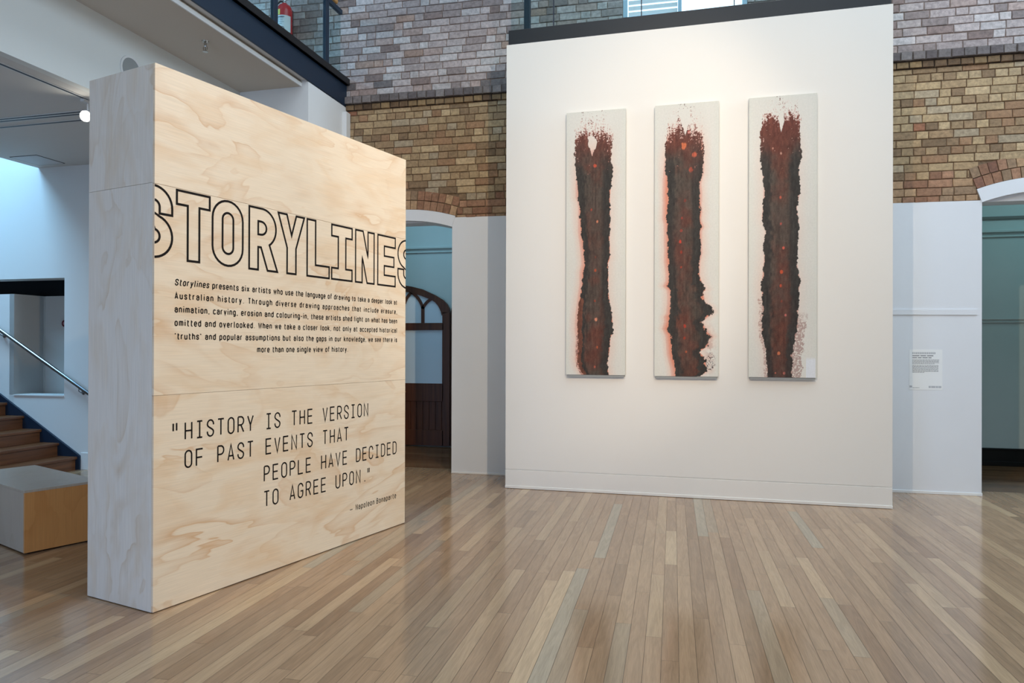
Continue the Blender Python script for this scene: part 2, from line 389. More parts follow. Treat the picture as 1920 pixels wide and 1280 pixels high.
# ------------------------------------------------------------------ back wall with two arched openings
YW, TH = 8.15, .285
ARCH = [dict(c=-3.18, half=.612, zs=2.930, zi=3.022, ze=3.155), dict(c=3.63, half=.566, zs=2.987, zi=3.085, ze=3.228)]
def circ(half, rise):
    return (half*half+rise*rise)/(2*rise)
def archz(a, x, which):
    r = circ(a['half'], a['zi']-a['zs']); cz = a['zi']-r
    R = r if which == 'i' else r+(a['ze']-a['zi'])
    d = R*R-(x-a['c'])**2
    return cz+math.sqrt(max(d, 0))
def dado_top(x): return 3.04-.006*(x+2.5)
b = MB()
segs = [(-4.2, -3.792), (-2.568, 3.064), (4.196, 8)]
for s0, s1 in segs:
    b.prism([(s0, 0), (s1, 0), (s1, dado_top(s1)), (s0, dado_top(s0))], YW, YW+TH)
for a in ARCH:                                    # soffit of each opening, up to the underside of the brickwork
    n = 24; xs = [a['c']-a['half']+2*a['half']*k/n for k in range(n+1)]
    low = [(x, archz(a, x, 'i')) for x in xs]; top = [(x, 3.30) for x in xs]
    b.band(top, low, YW+.03, YW+TH)
b.box(-4.2, 8, YW+.06, YW+TH, 3.0, 9.0)
wall_back = struct(b.build('wall_back', M['dado'], fixn=True))
for i, a in enumerate(ARCH):                      # white painted arch band
    n = 28; r = circ(a['half'], a['zi']-a['zs']); cz = a['zi']-r; R = r+a['ze']-a['zi']
    th = math.asin(a['half']/r)
    lo = [(a['c']+r*math.sin(-th+2*th*k/n), cz+r*math.cos(-th+2*th*k/n)) for k in range(n+1)]
    hi = [(a['c']+R*math.sin(-th+2*th*k/n), cz+R*math.cos(-th+2*th*k/n)) for k in range(n+1)]
    b = MB(); b.band(hi, lo, YW-.006, YW+.1)
    struct(b.build('trim_%d' % (i+1), M['dado']))
b = MB(); b.box(-2.568, -1.75, YW-.008, YW, 0, .022); b.box(1.98, 3.07, YW-.008, YW, 0, .03)
struct(b.build('baseboard_back', M['white'], bevel=.003))
b = MB(); b.prism([(2.0, 1.852), (3.022, 1.842), (3.022, 1.898), (2.0, 1.906)], YW-.009, YW)
struct(b.build('trim_3', M['dado'], bevel=.002))

# ------------------------------------------------------------------ brickwork (one mesh, every brick modelled and tinted)
YEL = [((172, 147, 112), 5), ((160, 134, 101), 5), ((148, 122, 92), 4), ((182, 157, 122), 3), ((154, 120, 90), 2.5), ((130, 106, 80), 2), ((140, 96, 72), .6), ((168, 150, 124), 2)]
REDB = [((156, 118, 92), 4), ((142, 104, 80), 4), ((168, 136, 104), 3), ((146, 120, 94), 3), ((130, 92, 74), 1.5)]
PUR = [((178, 165, 161), 6), ((168, 154, 150), 6), ((186, 177, 174), 5), ((144, 130, 126), 3), ((168, 148, 140), 3), ((184, 177, 174), 2), ((134, 116, 110), .8), ((166, 140, 126), .8)]
DGR = [((112, 104, 102), 4), ((98, 89, 88), 4), ((130, 121, 118), 2)]
DYE = [((126, 102, 74), 4), ((108, 85, 62), 4), ((140, 115, 82), 2), ((92, 72, 54), 2)]
BB = MB()
def pick(pal):
    c = rnd.choices([k for k, _ in pal], [wt for _, wt in pal])[0]; k = rnd.uniform(.86, 1.12)
    return tuple(v*k for v in lin(c)[:3])+(1,)
def brick(x0, x1, z0, z1, y, col, deep=.1, skew=0):
    if x1-x0 < .012 or z1-z0 < .01: return
    j = lambda: rnd.uniform(-.0025, .0025)
    e = .004; yy = y+rnd.uniform(-.003, .003)
    P = [(x0+j(), z0+j()), (x1+j(), z0+j()), (x1+j(), z1+j()), (x0+j(), z1+j())]
    cx, cz = (x0+x1)/2, (z0+z1)/2
    Q = [(x+(e if x < cx else -e), z+(e if z < cz else -e)) for x, z in P]
    BB.face([(x, yy, z) for x, z in Q], col)
    for i in range(4):
        k = (i+1) % 4
        BB.face([(P[i][0], yy+e, P[i][1]), (P[k][0], yy+e, P[k][1]), (Q[k][0], yy, Q[k][1]), (Q[i][0], yy, Q[i][1])], col)
        BB.face([(P[i][0], y+deep, P[i][1]), (P[k][0], y+deep, P[k][1]), (P[k][0], yy+e, P[k][1]), (P[i][0], yy+e, P[i][1])], col)
RING = .115
def ringcut(zm):
    """x spans covered by arch bands and voussoirs at height zm"""
    out = []
    for a in ARCH:
        r = circ(a['half'], a['zi']-a['zs']); cz = a['zi']-r; R = r+a['ze']-a['zi']+2*RING
        th = math.asin(a['half']/r); d = R*R-(zm-cz)**2
        if d > 0:
            w_ = min(math.sqrt(d), a['half']*R/r*((zm-cz)/(R*math.cos(th)) if zm-cz < R*math.cos(th) else 1))
            out.append((a['c']-w_, a['c']+w_))
    return out
WIN = (-.56, .78, 5.20)
def course(z0, z1, x0, x1, pal, y, kind, joint=.009, deep=.1):
    x = x0-rnd.random()*.12; zm = (z0+z1)/2; cuts = ringcut(zm) if zm < 3.6 else []
    if zm > WIN[2]: cuts = cuts+[(WIN[0], WIN[1])]
    while x < x1:
        if kind == 'h': L = .118
        elif kind == 's': L = .238 if rnd.random() < .85 else .118
        else: L = .238 if rnd.random() < .55 else .118
        L *= rnd.uniform(.95, 1.05)
        a, c = max(x, x0), min(x+L-joint, x1); spans = [(a, c)]
        for l_, h_ in cuts:
            ns = []
            for p, q in spans:
                if q <= l_ or p >= h_: ns.append((p, q))
                else:
                    if p < l_: ns.append((p, l_-.006))
                    if q > h_: ns.append((h_+.006, q))
            spans = ns
        col = pick(pal)
        for p, q in spans: brick(p, q, z0, z1-joint, y+rnd.uniform(-.002, .002), col, deep)
        x += L
XL, XR = -4.0, 6.5
z = 2.99; k = 0
while z < 4.39:
    z1 = min(z+.0845, 4.40)
    if z1-z > .02:
        pal = REDB if z < 3.2 else (YEL+REDB[:2] if z < 3.4 else YEL)
        zz0 = max(z, 2.99)
        # bricks stop at the top of the painted dado
        course(max(zz0, 3.036), z1, XL, -1.5, pal, YW, 'h' if k % 3 == 0 else ('m' if k % 3 == 1 else 's')) if z1 > 3.06 else None
        course(max(zz0, 3.010), z1, -1.5, XR, pal, YW, 'h' if k % 3 == 0 else ('m' if k % 3 == 1 else 's')) if z1 > 3.03 else None
    z += .0845; k += 1
wbA = BB; BB = MB()
course(4.40, 4.475, XL, XR, DYE, YW-.022, 'h', joint=.012)
course(4.475, 4.568, XL-.0, XR, DGR, YW-.05, 'h', joint=.012)
corbel = struct(BB.build('trim_10', M['brick'], fixn=False)); BB = wbA
z = 4.568
while z < 6.3:
    course(z, z+.086, -7.0, XR, PUR if z > 4.66 else PUR+DGR[:1], YW-.004, 'm' if k % 2 else 's'); z += .086; k += 1
course(4.46, 4.568, -7.0, XL, PUR, YW-.004, 'm')
for a in ARCH:                                    # two rings of voussoirs over each opening
    r = circ(a['half'], a['zi']-a['zs']); cz = a['zi']-r; th = math.asin(a['half']/r)
    for ring in range(2):
        R0 = r+a['ze']-a['zi']+.004+ring*RING; R1 = R0+RING-.010; n = int(2*th*R0/.082)
        for k in range(n):
            a0 = -th+2*th*k/n+.004/R0; a1 = -th+2*th*(k+1)/n-.004/R0; col = pick(REDB); y = YW+rnd.uniform(-.004, .002)
            P = [(a['c']+R0*math.sin(a0), cz+R0*math.cos(a0)), (a['c']+R0*math.sin(a1), cz+R0*math.cos(a1)), (a['c']+R1*math.sin(a1), cz+R1*math.cos(a1)), (a['c']+R1*math.sin(a0), cz+R1*math.cos(a0))]
            BB.face([(p[0], y, p[1]) for p in P], col)
            for i in range(4):
                q = (i+1) % 4
                BB.face([(P[i][0], y, P[i][1]), (P[i][0], YW+.1, P[i][1]), (P[q][0], YW+.1, P[q][1]), (P[q][0], y, P[q][1])], col)
wb = struct(BB.build('wall_brick', M['brick'], fixn=False))
MO = MB()                                         # mortar bed behind the brick faces
mc = lin((120, 98, 76)); mp_ = lin((150, 132, 122)); dk = lin((58, 46, 36))
MO.box(-1.5, XR, YW+.012, YW+.06, 3.24, 4.40, mc); MO.box(XL, -1.5, YW+.012, YW+.06, 3.24, 4.40, mc)
for s0, s1 in ((XL, -3.80), (-2.55, 3.05), (4.21, XR)): MO.box(s0, s1, YW+.012, YW+.06, 3.0, 3.24, mc)
for a in ARCH:
    n = 16; xs = [a['c']-a['half']-.02+(2*a['half']+.04)*k/n for k in range(n+1)]
    MO.band([(x, 3.25) for x in xs], [(x, min(archz(a, x, 'e')-.02, 3.24)) for x in xs], YW+.012, YW+.06, mc)
MO.box(XL, XR, YW-.012, YW+.06, 4.40, 4.475, dk); MO.box(XL, XR, YW-.036, YW+.06, 4.475, 4.565, lin((96, 86, 80)))
MO.box(-7, WIN[0], YW+.008, YW+.06, 4.568, 9, mp_); MO.box(WIN[1], XR, YW+.008, YW+.06, 4.568, 9, mp_); MO.box(WIN[0], WIN[1], YW+.008, YW+.06, 4.568, WIN[2], mp_)
struct(MO.build('wall_mortar', M['mortar']))

# window high in the brick wall
b = MB(); x0, x1, zb, zt = WIN[0], WIN[1], WIN[2], 6.6
for q in ((x0, x0+.05, zb, zt), (x1-.05, x1, zb, zt), (x0, x1, zb, zb+.03), (.045, .085, zb, zt)): b.box(q[0], q[1], YW+.004, YW+.055, q[2], q[3])
win = struct(b.build('window_1', M['winframe'], bevel=.004))
b = MB(); b.box(x0+.05, x1-.05, YW+.05, YW+.058, zb+.03, zt); b.build('pane', M['sky'], win)
b = MB()
for k in range(20): b.box(x0+.06, .04, YW+.026, YW+.04, zb+.04+k*.065, zb+.04+k*.065+.045)
o = b.build('blind', M['blind'], win)

# ------------------------------------------------------------------ corridor behind the arches
b = MB(); b.box(-6, 8, 10.32, 10.5, 0, 4.0); struct(b.build('wall_corridor', M['teal']))
b = MB(); b.box(-6, 8, YW+TH, 10.5, 4.0, 4.1); struct(b.build('ceiling_corridor', M['teal']))
b = MB(); b.box(-6.1, -6, YW+TH, 10.5, 0, 4); b.box(8, 8.1, YW, 10.5, 0, 4); struct(b.build('wall_corridor_end', M['teal']))
b = MB(); b.prism([(2.6, 0), (8, 0), (8, .2), (2.6, .2)], 10.29, 10.32); b.box(2.6, 8, 10.283, 10.32, .2, .226); b.box(2.6, 8, 10.278, 10.32, 0, .06)
struct(b.build('baseboard_corridor', M['black'], bevel=.004))
b = MB(); b.box(-6, 8, 10.285, 10.32, 2.985, 3.02); b.box(-6, 8, 10.30, 10.32, 2.925, 2.945)
struct(b.build('trim_4', M['teal'], bevel=.006))
b = MB(); b.box(2.6, 8, 10.30, 10.32, 3.155, 3.19); struct(b.build('trim_5', plain('grey_trim', (118, 118, 114), .6)))
b = MB(); b.box(2.6, 8, 10.305, 10.32, 1.865, 1.882); b.box(2.6, 8, 10.305, 10.32, 1.828, 1.84); struct(b.build('trim_6', M['greywall'], bevel=.004))

# doors with gothic tracery at the back of the corridor
def door_leaf(idx, xh, sgn):
    """xh = hinge edge; leaf runs from xh by sgn; profile measured from the hinge"""
    yF, yB = 10.235, 10.285
    X = lambda d: xh+sgn*d
    outer = [(0, 2.02), (.012, 2.08), (.045, 2.14), (.11, 2.205), (.24, 2.28), (.44, 2.37), (.60, 2.41), (.72, 2.432), (.84, 2.445)]
    inner = [(.12, 2.0), (.13, 2.06), (.165, 2.115), (.21, 2.155), (.285, 2.202), (.45, 2.268), (.60, 2.315), (.715, 2.338), (.74, 2.342)]
    root = MB()
    root.band([(X(d), z) for d, z in outer], [(X(d), z) for d, z in inner], yF, yB)
    root.box(X(0), X(.12), yF, yB, .015, 2.02); root.box(X(.72), X(.84), yF, yB, .015, 2.44)
    root.box(X(.1), X(.74), yF, yB, 1.752, 1.86); root.box(X(.1), X(.74), yF, yB, .68, .95); root.box(X(.1), X(.74), yF, yB, .015, .25)
    o = struct(root.build('door_%d' % idx, M['doorwood'], bevel=.004))
    b = MB(); b.box(X(.12), X(.72), yF+.02, yF+.03, .94, 1.76); b.build('pane', M['frost'], o)
    b = MB(); b.prism([(X(d), z) for d, z in ([(.115, 1.85), (.725, 1.85)] if sgn > 0 else [(.725, 1.85), (.115, 1.85)]) + (list(reversed([(d, z+.01) for d, z in inner[1:-1]])) if sgn > 0 else [(d, z+.01) for d, z in inner[1:-1]])], yF+.02, yF+.03); b.build('fanlight_pane', M['frost'], o)
    b = MB(); b.box(X(.405), X(.455), yF+.004, yB-.004, 1.85, 2.10)
    def bow(p0, p1, bend, wd=.045):
        a = []; c = []
        for k in range(9):
            t = k/8; x = p0[0]+(p1[0]-p0[0])*t; z = p0[1]+(p1[1]-p0[1])*t
            dx, dz = p1[0]-p0[0], p1[1]-p0[1]; L = math.hypot(dx, dz); nx, nz = -dz/L, dx/L
            k_ = bend*4*t*(1-t); x += nx*k_; z += nz*k_
            a.append((X(x+nx*wd/2), z+nz*wd/2)); c.append((X(x-nx*wd/2), z-nz*wd/2))
        b.band(a, c, yF+.004, yB-.004)
    bow((.43, 2.08), (.28, 2.225), -.022); bow((.43, 2.08), (.63, 2.335), .035); bow((.72, 2.16), (.60, 2.33), -.02)
    bow((.12, 1.98), (.27, 2.215), .03, .03)
    b.build('tracery', M['doorwood'], o)
    b = MB()
    for k in range(6):
        d0 = .125+k*.1005; b.box(X(d0+.006), X(d0+.094), yF+.014, yF+.034, .25, .68)
    b.box(X(.12), X(.73), yF+.03, yF+.036, .24, .69)
    b.build('lower_panel', M['doorwood'], o, bevel=.004)
    b = MB(); b.tube([(X(.71), yF, .82), (X(.71), yF-.03, .82), (X(.71), yF-.034, .82), (X(.71), yF-.06, .82)], [.012, .012, .026, .022], 14); b.build('door_knob', M['brass'], o, smooth=True)
    return o
door_leaf(1, -3.256, -1); door_leaf(2, -3.242, 1)

# ------------------------------------------------------------------ white gallery wall that carries the paintings
PA = R_(-1.991); PX, PY, PW, PH = -1.7394, 7.4249, 3.742, 4.719
def place(o, loc, rz):
    o.location = loc; o.rotation_euler = (0, 0, rz); return o
b = MB(); b.box(0, PW, .004, .70, .205, PH); b.box(.001, PW-.001, .012, .69, .19, .21)
wd = struct(place(b.build('wall_display', M['panelw']), (PX, PY, 0), PA))
b = MB(); b.box(0, PW, 0, .70, .004, .198); b.box(-.002, PW+.002, -.006, .01, .003, .03)
struct(place(b.build('baseboard_display', M['panelw'], bevel=.002), (PX, PY, 0), PA))
b = MB(); b.box(.018, PW-.012, .012, .66, PH, PH+.158)
struct(place(b.build('trim_7', M['fascia'], bevel=.004), (PX, PY, 0), PA))
bal = thing('glass_balustrade', 'frameless clear glass balustrade standing on the black edge above the white gallery wall', 'railing', (PX, PY, PH+.158), PA)
xs = [.03, .499, 1.415, 2.323, 3.235, 3.72]
for i in range(5):
    b = MB(); b.box(xs[i]+.006, xs[i+1]-.006, .05, .062, .0, 1.05); b.build('glass_panel', M['glass'], bal)
for i in range(1, 5):
    b = MB(); b.box(xs[i]-.005, xs[i]+.005, .048, .064, 0, 1.05); b.build('joint', M['slot'], bal)
b = MB(); b.box(.171, .235, .075, .135, 0, 1.05); o = b.build('post', M['blueblack'], bal, bevel=.004); o['label'] = 'dark blue steel post'

# ------------------------------------------------------------------ the three paintings
def vnoise(shape, freq, seed):
    rs = np.random.RandomState(seed); fy, fx = freq; h, w_ = shape
    g = rs.rand(int(fy)+3, int(fx)+3)
    y = np.linspace(0, fy, h); x = np.linspace(0, fx, w_)
    yi = y.astype(int); xi = x.astype(int); ty = (y-yi); tx = (x-xi)
    ty = ty*ty*(3-2*ty); tx = tx*tx*(3-2*tx)
    ty = ty[:, None]; tx = tx[None, :]
    a = g[yi][:, xi]; b_ = g[yi][:, xi+1]; c = g[yi+1][:, xi]; d = g[yi+1][:, xi+1]
    return (a*(1-tx)+b_*tx)*(1-ty)+(c*(1-tx)+d*tx)*ty
def fbm(shape, freq, seed, oct=4, gain=.55):
    out = 0; amp = 1; tot = 0; fy, fx = freq
    for k in range(oct):
        out = out+amp*vnoise(shape, (fy, fx), seed+k*17); tot += amp; amp *= gain; fy *= 2; fx *= 2
    return out/tot
def sstep(a, b_, x):
    t = np.clip((x-a)/(b_-a), 0, 1); return t*t*(3-2*t)
PAINT = [
  dict(x0=.658, x1=1.266, z0=1.218, z1=3.930,
    L=[(0,.15),(.1,.16),(.17,.155),(.22,.17),(.27,.19),(.325,.2),(.345,.225),(.42,.235),(.46,.255),(.50,.285),(.58,.315),(.61,.285),(.66,.275),(.70,.24),(.74,.22),(.78,.20),(.83,.19),(.87,.215),(.90,.2),(.94,.19),(.97,.22),(1,.3)],
    R=[(0,.75),(.1,.775),(.2,.735),(.22,.785),(.27,.765),(.32,.745),(.40,.745),(.47,.735),(.56,.745),(.58,.71),(.63,.72),(.68,.715),(.73,.745),(.77,.775),(.80,.79),(.845,.785),(.86,.755),(.91,.74),(.96,.70),(1,.73)],
    halo=(.75,.35), spots=[(.49,.207,.035,(196,84,60)),(.43,.375,.02,(168,70,52)),(.53,.42,.022,(200,128,96)),(.5,.555,.018,(120,60,44)),(.5,.605,.025,(172,78,46)),(.49,.72,.02,(140,62,44)),(.51,.79,.03,(214,140,110)),(.53,.895,.022,(190,96,60)),(.49,.97,.02,(178,92,74))],
    notch=[(.44,.125,.085,.038)], flank='L', topv=.10, top=.04, seed=11),
  dict(x0=1.560, x1=2.176, z0=1.214, z1=3.930,
    L=[(0,.22),(.08,.21),(.14,.185),(.20,.18),(.26,.19),(.30,.205),(.36,.21),(.42,.185),(.44,.205),(.56,.205),(.62,.23),(.65,.225),(.668,.18),(.684,.25),(.73,.255),(.77,.25),(.78,.22),(.80,.235),(.825,.21),(.85,.255),(.88,.268),(.92,.28),(.97,.325),(1,.33)],
    R=[(0,.76),(.1,.745),(.18,.755),(.26,.74),(.30,.70),(.35,.71),(.40,.73),(.43,.715),(.455,.75),(.47,.715),(.52,.72),(.55,.73),(.585,.70),(.63,.705),(.66,.745),(.685,.80),(.693,.755),(.715,.78),(.728,.775),(.742,.865),(.765,.915),(.78,.845),(.80,.735),(.82,.785),(.84,.835),(.855,.90),(.868,.835),(.885,.845),(.895,.80),(.91,.70),(.925,.765),(.95,.805),(.98,.825),(.99,.77),(.997,.70),(1,.665)],
    halo=(1.0,.6), spots=[(.54,.105,.03,(190,90,80)),(.46,.155,.055,(214,116,76)),(.62,.19,.05,(196,96,70)),(.57,.245,.04,(190,84,60)),(.48,.355,.03,(140,52,40)),(.43,.42,.022,(184,64,50)),(.42,.465,.026,(178,70,54)),(.40,.505,.03,(206,70,52)),(.42,.545,.025,(150,56,40)),(.42,.6,.022,(170,66,44)),(.48,.815,.028,(190,60,38)),(.475,.86,.025,(150,56,36)),(.5,.91,.018,(190,96,60))],
    notch=[(.48,.06,.085,.045)], flank='R2', topv=.13, top=.045, seed=23),
  dict(x0=2.460, x1=3.075, z0=1.216, z1=3.930,
    L=[(0,.22),(.08,.215),(.14,.185),(.19,.195),(.25,.2),(.32,.22),(.38,.215),(.43,.19),(.47,.245),(.52,.225),(.58,.23),(.62,.215),(.67,.19),(.71,.20),(.76,.215),(.82,.20),(.86,.22),(.90,.26),(.95,.27),(1,.29)],
    R=[(0,.755),(.10,.755),(.14,.735),(.17,.76),(.22,.775),(.25,.74),(.30,.745),(.35,.755),(.38,.73),(.40,.71),(.45,.74),(.52,.725),(.58,.71),(.62,.73),(.66,.765),(.69,.745),(.76,.735),(.82,.725),(.86,.69),(.90,.655),(.95,.64),(1,.64)],
    halo=(.35,.25), spots=[(.48,.205,.022,(196,150,130)),(.36,.185,.018,(206,150,130)),(.47,.36,.022,(196,96,72)),(.48,.455,.02,(198,90,78)),(.52,.54,.025,(206,96,78)),(.49,.625,.03,(200,84,50)),(.48,.675,.026,(190,82,54)),(.49,.73,.02,(150,64,44)),(.55,.78,.02,(196,110,100)),(.45,.915,.026,(206,118,80)),(.40,.985,.02,(200,110,90)),(.53,.985,.02,(190,110,96))],
    notch=[(.48,.085,.05,.035)], flank='R3', topv=.09, top=.035, seed=37)]
PLAB = ['leftmost of the three tall narrow canvases, dark trunk with a pale notch at its top',
        'middle of the three tall canvases, dark trunk with jagged flaps at its lower right',
        'rightmost of the three tall canvases, with a pale white patch in its lower right corner']
def paint(d, label):
    nw, nh = 170, 720
    wd_, hd = d['x1']-d['x0'], d['z1']-d['z0']; sh = (nh, nw); sd = d['seed']
    v = np.linspace(0, 1, nh)[:, None]; u = np.linspace(0, 1, nw)[None, :]
    Lv, Lx = zip(*d['L']); Rv, Rx = zip(*d['R'])
    L = np.interp(v[:, 0], Lv, Lx)[:, None]; Rr = np.interp(v[:, 0], Rv, Rx)[:, None]
    jag = (fbm(sh, (70, 18), sd, 4, .7)-.5)
    jl = L+jag*.075; jr = Rr+(fbm(sh, (64, 16), sd+3, 4, .7)-.5)*(.08+(.10*sstep(.6, .68, v) if d['flank'] == 'R2' else 0))
    body = ((u > jl) & (u < jr)).astype(float)
    # dry brushed head of the stroke
    grit = fbm(sh, (260, 60), sd+5, 2, .8); streak = fbm(sh, (26, 46), sd+6, 3)
    g = .62*grit+.38*streak
    head = sstep(d['top'], d['topv']+.03, v+.05*(fbm((nh, nw), (3, 7), sd+8, 2)-.5))
    side = np.minimum(u-jl, jr-u)
    thr = .70-.50*head
    thr = thr+np.where((v < .24) & (side < .13), (.13-side)*1.2*(1-sstep(.14, .26, v)), 0)
    dry = (g > thr)
    ext = (u > jl-.015) & (u < jr+.015)
    m = np.where(v < .26, dry & ext, body > .5).astype(float)
    notch = np.zeros(sh, bool)
    for (nx, nv, ru, rv) in d['notch']:
        q = ((u-nx)/ru)**2+((v-nv)/rv)**2+ (fbm(sh, (60, 20), sd+9, 3)-.5)*1.6
        q = np.where(v > nv, ((u-nx)/(ru*np.clip(1-(v-nv)/(rv*1.25), .02, 1)))**2+(fbm(sh, (60, 20), sd+9, 3)-.5)*1.4+np.where(v > nv+rv*1.25, 9, 0), q)
        notch |= q < .8; m = np.where(q < .8, 0, m)
    c = lambda s: np.array(lin(s)[:3])
    base = np.ones((nh, nw, 3))*c((216, 212, 202))
    e = fbm(sh, (5, 3), sd+12, 3); base = base*(1+(e[..., None]-.5)*.10)
    edge = sstep(.10, 0, np.minimum(np.minimum(u, 1-u), v*3+.02))[..., None]; base = base*(1-edge*.5)+c((212, 212, 200))*edge*.5
    hl = np.clip(1-(L-u)/.17, 0, 1)*(u < Rr)*sstep(.05, .3, v); hr = np.clip(1-(u-Rr)/.16, 0, 1)*(u > L)*sstep(.02, .2, v)
    mod = .55+.9*fbm(sh, (6, 2), sd+14, 3)
    h = np.clip((hl**1.3*d['halo'][0]+hr**1.3*d['halo'][1])*mod*.95, 0, .9)[..., None]
    pinkc = np.where(h > .45, c((214, 128, 98)), c((228, 176, 152)))
    base = base*(1-h)+pinkc*h
    if d['flank'] == 'R2':
        q = np.exp(-((u-.87)/.07)**2-((v-.9)/.07)**2)*(fbm(sh, (120, 30), sd+20, 2) > .47); base = base*(1-.5*q[..., None])+c((178, 140, 130))*.5*q[..., None]
        q = (np.exp(-((u-.87)/.06)**2-((v-.955)/.02)**2) > .45)*(grit > .45); base = base*(1-.6*q[..., None])+c((190, 190, 184))*.6*q[..., None]
        q = (np.exp(-((u-.88)/.07)**2-((v-.945)/.03)**2) > .3)*(grit > .66); base = base*(1-q[..., None])+c((70, 46, 42))*q[..., None]
    if d['flank'] == 'R3':
        q = ((u > jr-.01) & (u < jr+.13+.08*(fbm(sh, (50, 6), sd+20, 3)-.5)) & (v > .77) & (grit > .42)).astype(float)*sstep(.75, .82, v); base = base*(1-.75*q[..., None])+c((160, 126, 118))*.75*q[..., None]
        q = ((u > .84+.04*(e-.5)) & (u < .985) & (v > .925)).astype(float)*sstep(.925, .94, v); base = base*(1-.9*q[..., None])+c((222, 224, 228))*.9*q[..., None]
        q = ((u < jl+.01) & (u > jl-.05) & (v > .72) & (grit > .48)).astype(float); base = base*(1-.6*q[..., None])+c((158, 112, 100))*.6*q[..., None]
    if d['flank'] == 'L':
        q = ((u < jl+.005) & (u > jl-.03) & (v > .85) & (grit > .5)).astype(float); base = base*(1-.8*q[..., None])+c((130, 92, 84))*.8*q[..., None]
    pk = np.where(v < .26, (g > thr-.10) & ext, False) & (m < .5) & ~notch
    pk = pk[..., None]*sstep(0, .06, v)[..., None]*.65; base = base*(1-pk)+c((196, 136, 122))*pk
    t = np.clip((u-jl)/(jr-jl+1e-6), 0, 1)
    fiber = fbm(sh, (60, 36), sd+30, 4); patch = fbm(sh, (14, 4), sd+31, 4); fine = fbm(sh, (300, 90), sd+33, 2)
    brown = c((88, 62, 52)); dark = c((58, 56, 53)); red = c((104, 60, 48)); grey = c((80, 72, 65))
    redness = np.clip(.12+.7*(sstep(.34, .12, v)+sstep(.55, .85, v)*.7)+(patch-.5)*2.4, 0, 1)
    mid = grey*(1-redness[..., None])+(brown*.55+red*.45)*redness[..., None]
    ed = np.clip(sstep(.30, .16, t+(fiber-.5)*.16)+sstep(.68, .82, t+(fiber-.5)*.16), 0, 1)*sstep(.12, .26, v)
    tr = mid*(1-ed[..., None])+dark*ed[..., None]
    if d['flank'] == 'L':
        q = ((t < .14+.06*(patch-.5)) & (v > .71)).astype(float)[..., None]; tr = tr*(1-q)+c((112, 72, 58))*q
    hd_ = sstep(.22, .07, v)[..., None]; tr = tr*(1-.5*hd_)+c((124, 66, 56))*.5*hd_
    tr = tr*.9*np.array([1.03, .98, .95])*(.52+.96*fiber[..., None])*(.75+.5*fbm(sh, (8, 40), sd+44, 3)[..., None])*(.8+.4*fine[..., None])
    for (su, sv, r, col) in d['spots']:
        q = np.exp(-(((u-su)/r)**2+((v-sv)/(r*.30))**2)*1.0)*(.45+1.0*fbm(sh, (90, 26), sd+41, 3))
        q = (sstep(.38, .70, q)*(.55+.45*(streak > .48)))[..., None]; tr = tr*(1-q)+c(col)*q
        halo = np.exp(-(((u-su)/.11)**2+((v-sv)/.045)**2))[..., None]*.28*patch[..., None]; tr = tr*(1-halo)+c((118, 58, 46))*halo
    out = base*(1-m[..., None])+tr*m[..., None]
    out = np.clip(out, 0, 1)
    # slab with a coloured front grid
    root = thing('abstract_painting', label, 'painting', (0, 0, 0), 0, 'three tall trunk paintings on the white gallery wall')
    root.location = Vector((PX, PY, 0))+Matrix.Rotation(PA, 3, 'Z') @ Vector((d['x0'], 0, d['z0'])); root.rotation_euler = (0, 0, PA)
    dep = .034
    b = MB(); b.box(0, wd_, -dep+.0015, .0, 0, hd); b.build('stretched_canvas', M['canvas_edge'], root)
    X = np.linspace(.0, wd_, nw); Z = np.linspace(hd, 0, nh)
    V = np.zeros((nh, nw, 3)); V[..., 0] = X[None, :]; V[..., 2] = Z[:, None]; V[..., 1] = -dep
    idx = np.arange(nh*nw).reshape(nh, nw)
    Fq = np.stack([idx[1:, :-1], idx[1:, 1:], idx[:-1, 1:], idx[:-1, :-1]], -1).reshape(-1, 4)
    me = bpy.data.meshes.new('painted_surface'); me.from_pydata(V.reshape(-1, 3).tolist(), [], Fq.tolist())
    ca = me.color_attributes.new('tint', 'FLOAT_COLOR', 'POINT'); buf = np.ones((nh*nw, 4), np.float32); buf[:, :3] = out.reshape(-1, 3); ca.data.foreach_set('color', buf.ravel())
    me.materials.append(M['canvas']); me.update(); o = bpy.data.objects.new('painted_surface', me); COL.objects.link(o); o.parent = root
    b = MB(); b.box(.012, wd_-.012, -dep+.006, 0, -.022, 0); b.build('ledge_shadow_strip', M['grille'], root)  # grey strip standing for the support ledge and its shadow
for d, lb in zip(PAINT, PLAB): paint(d, lb)

# ------------------------------------------------------------------ stroke lettering
def arc(cx, cy, rx, ry, a0, a1, n=10):
    return [(cx+rx*math.cos(R_(a0+(a1-a0)*k/n)), cy+ry*math.sin(R_(a0+(a1-a0)*k/n))) for k in range(n+1)]
def stadium(x0, x1, y0, y1):
    r = (x1-x0)/2; cx = (x0+x1)/2
    return arc(cx, y1-r, r, r, 0, 180, 14)+arc(cx, y0+r, r, r, 180, 360, 14)
def bez(p0, p1, p2, p3, n=12):
    return [tuple((1-t)**3*a+3*(1-t)**2*t*b_+3*(1-t)*t*t*c+t**3*d for a, b_, c, d in zip(p0, p1, p2, p3)) for t in [k/n for k in range(n+1)]]
def sskel(W, H, r, term):
    up_ = [(W, H-term)]+arc(W/2, H-r, W/2, r, 0, 180, 14)
    md = bez((0, H-r-.02*H), (0, H*.54), (W, H*.46), (W, r+.02*H), 16)
    return up_+md+arc(W/2, r, W/2, r, 0, -180, 14)+[(0, term)]
W = .50
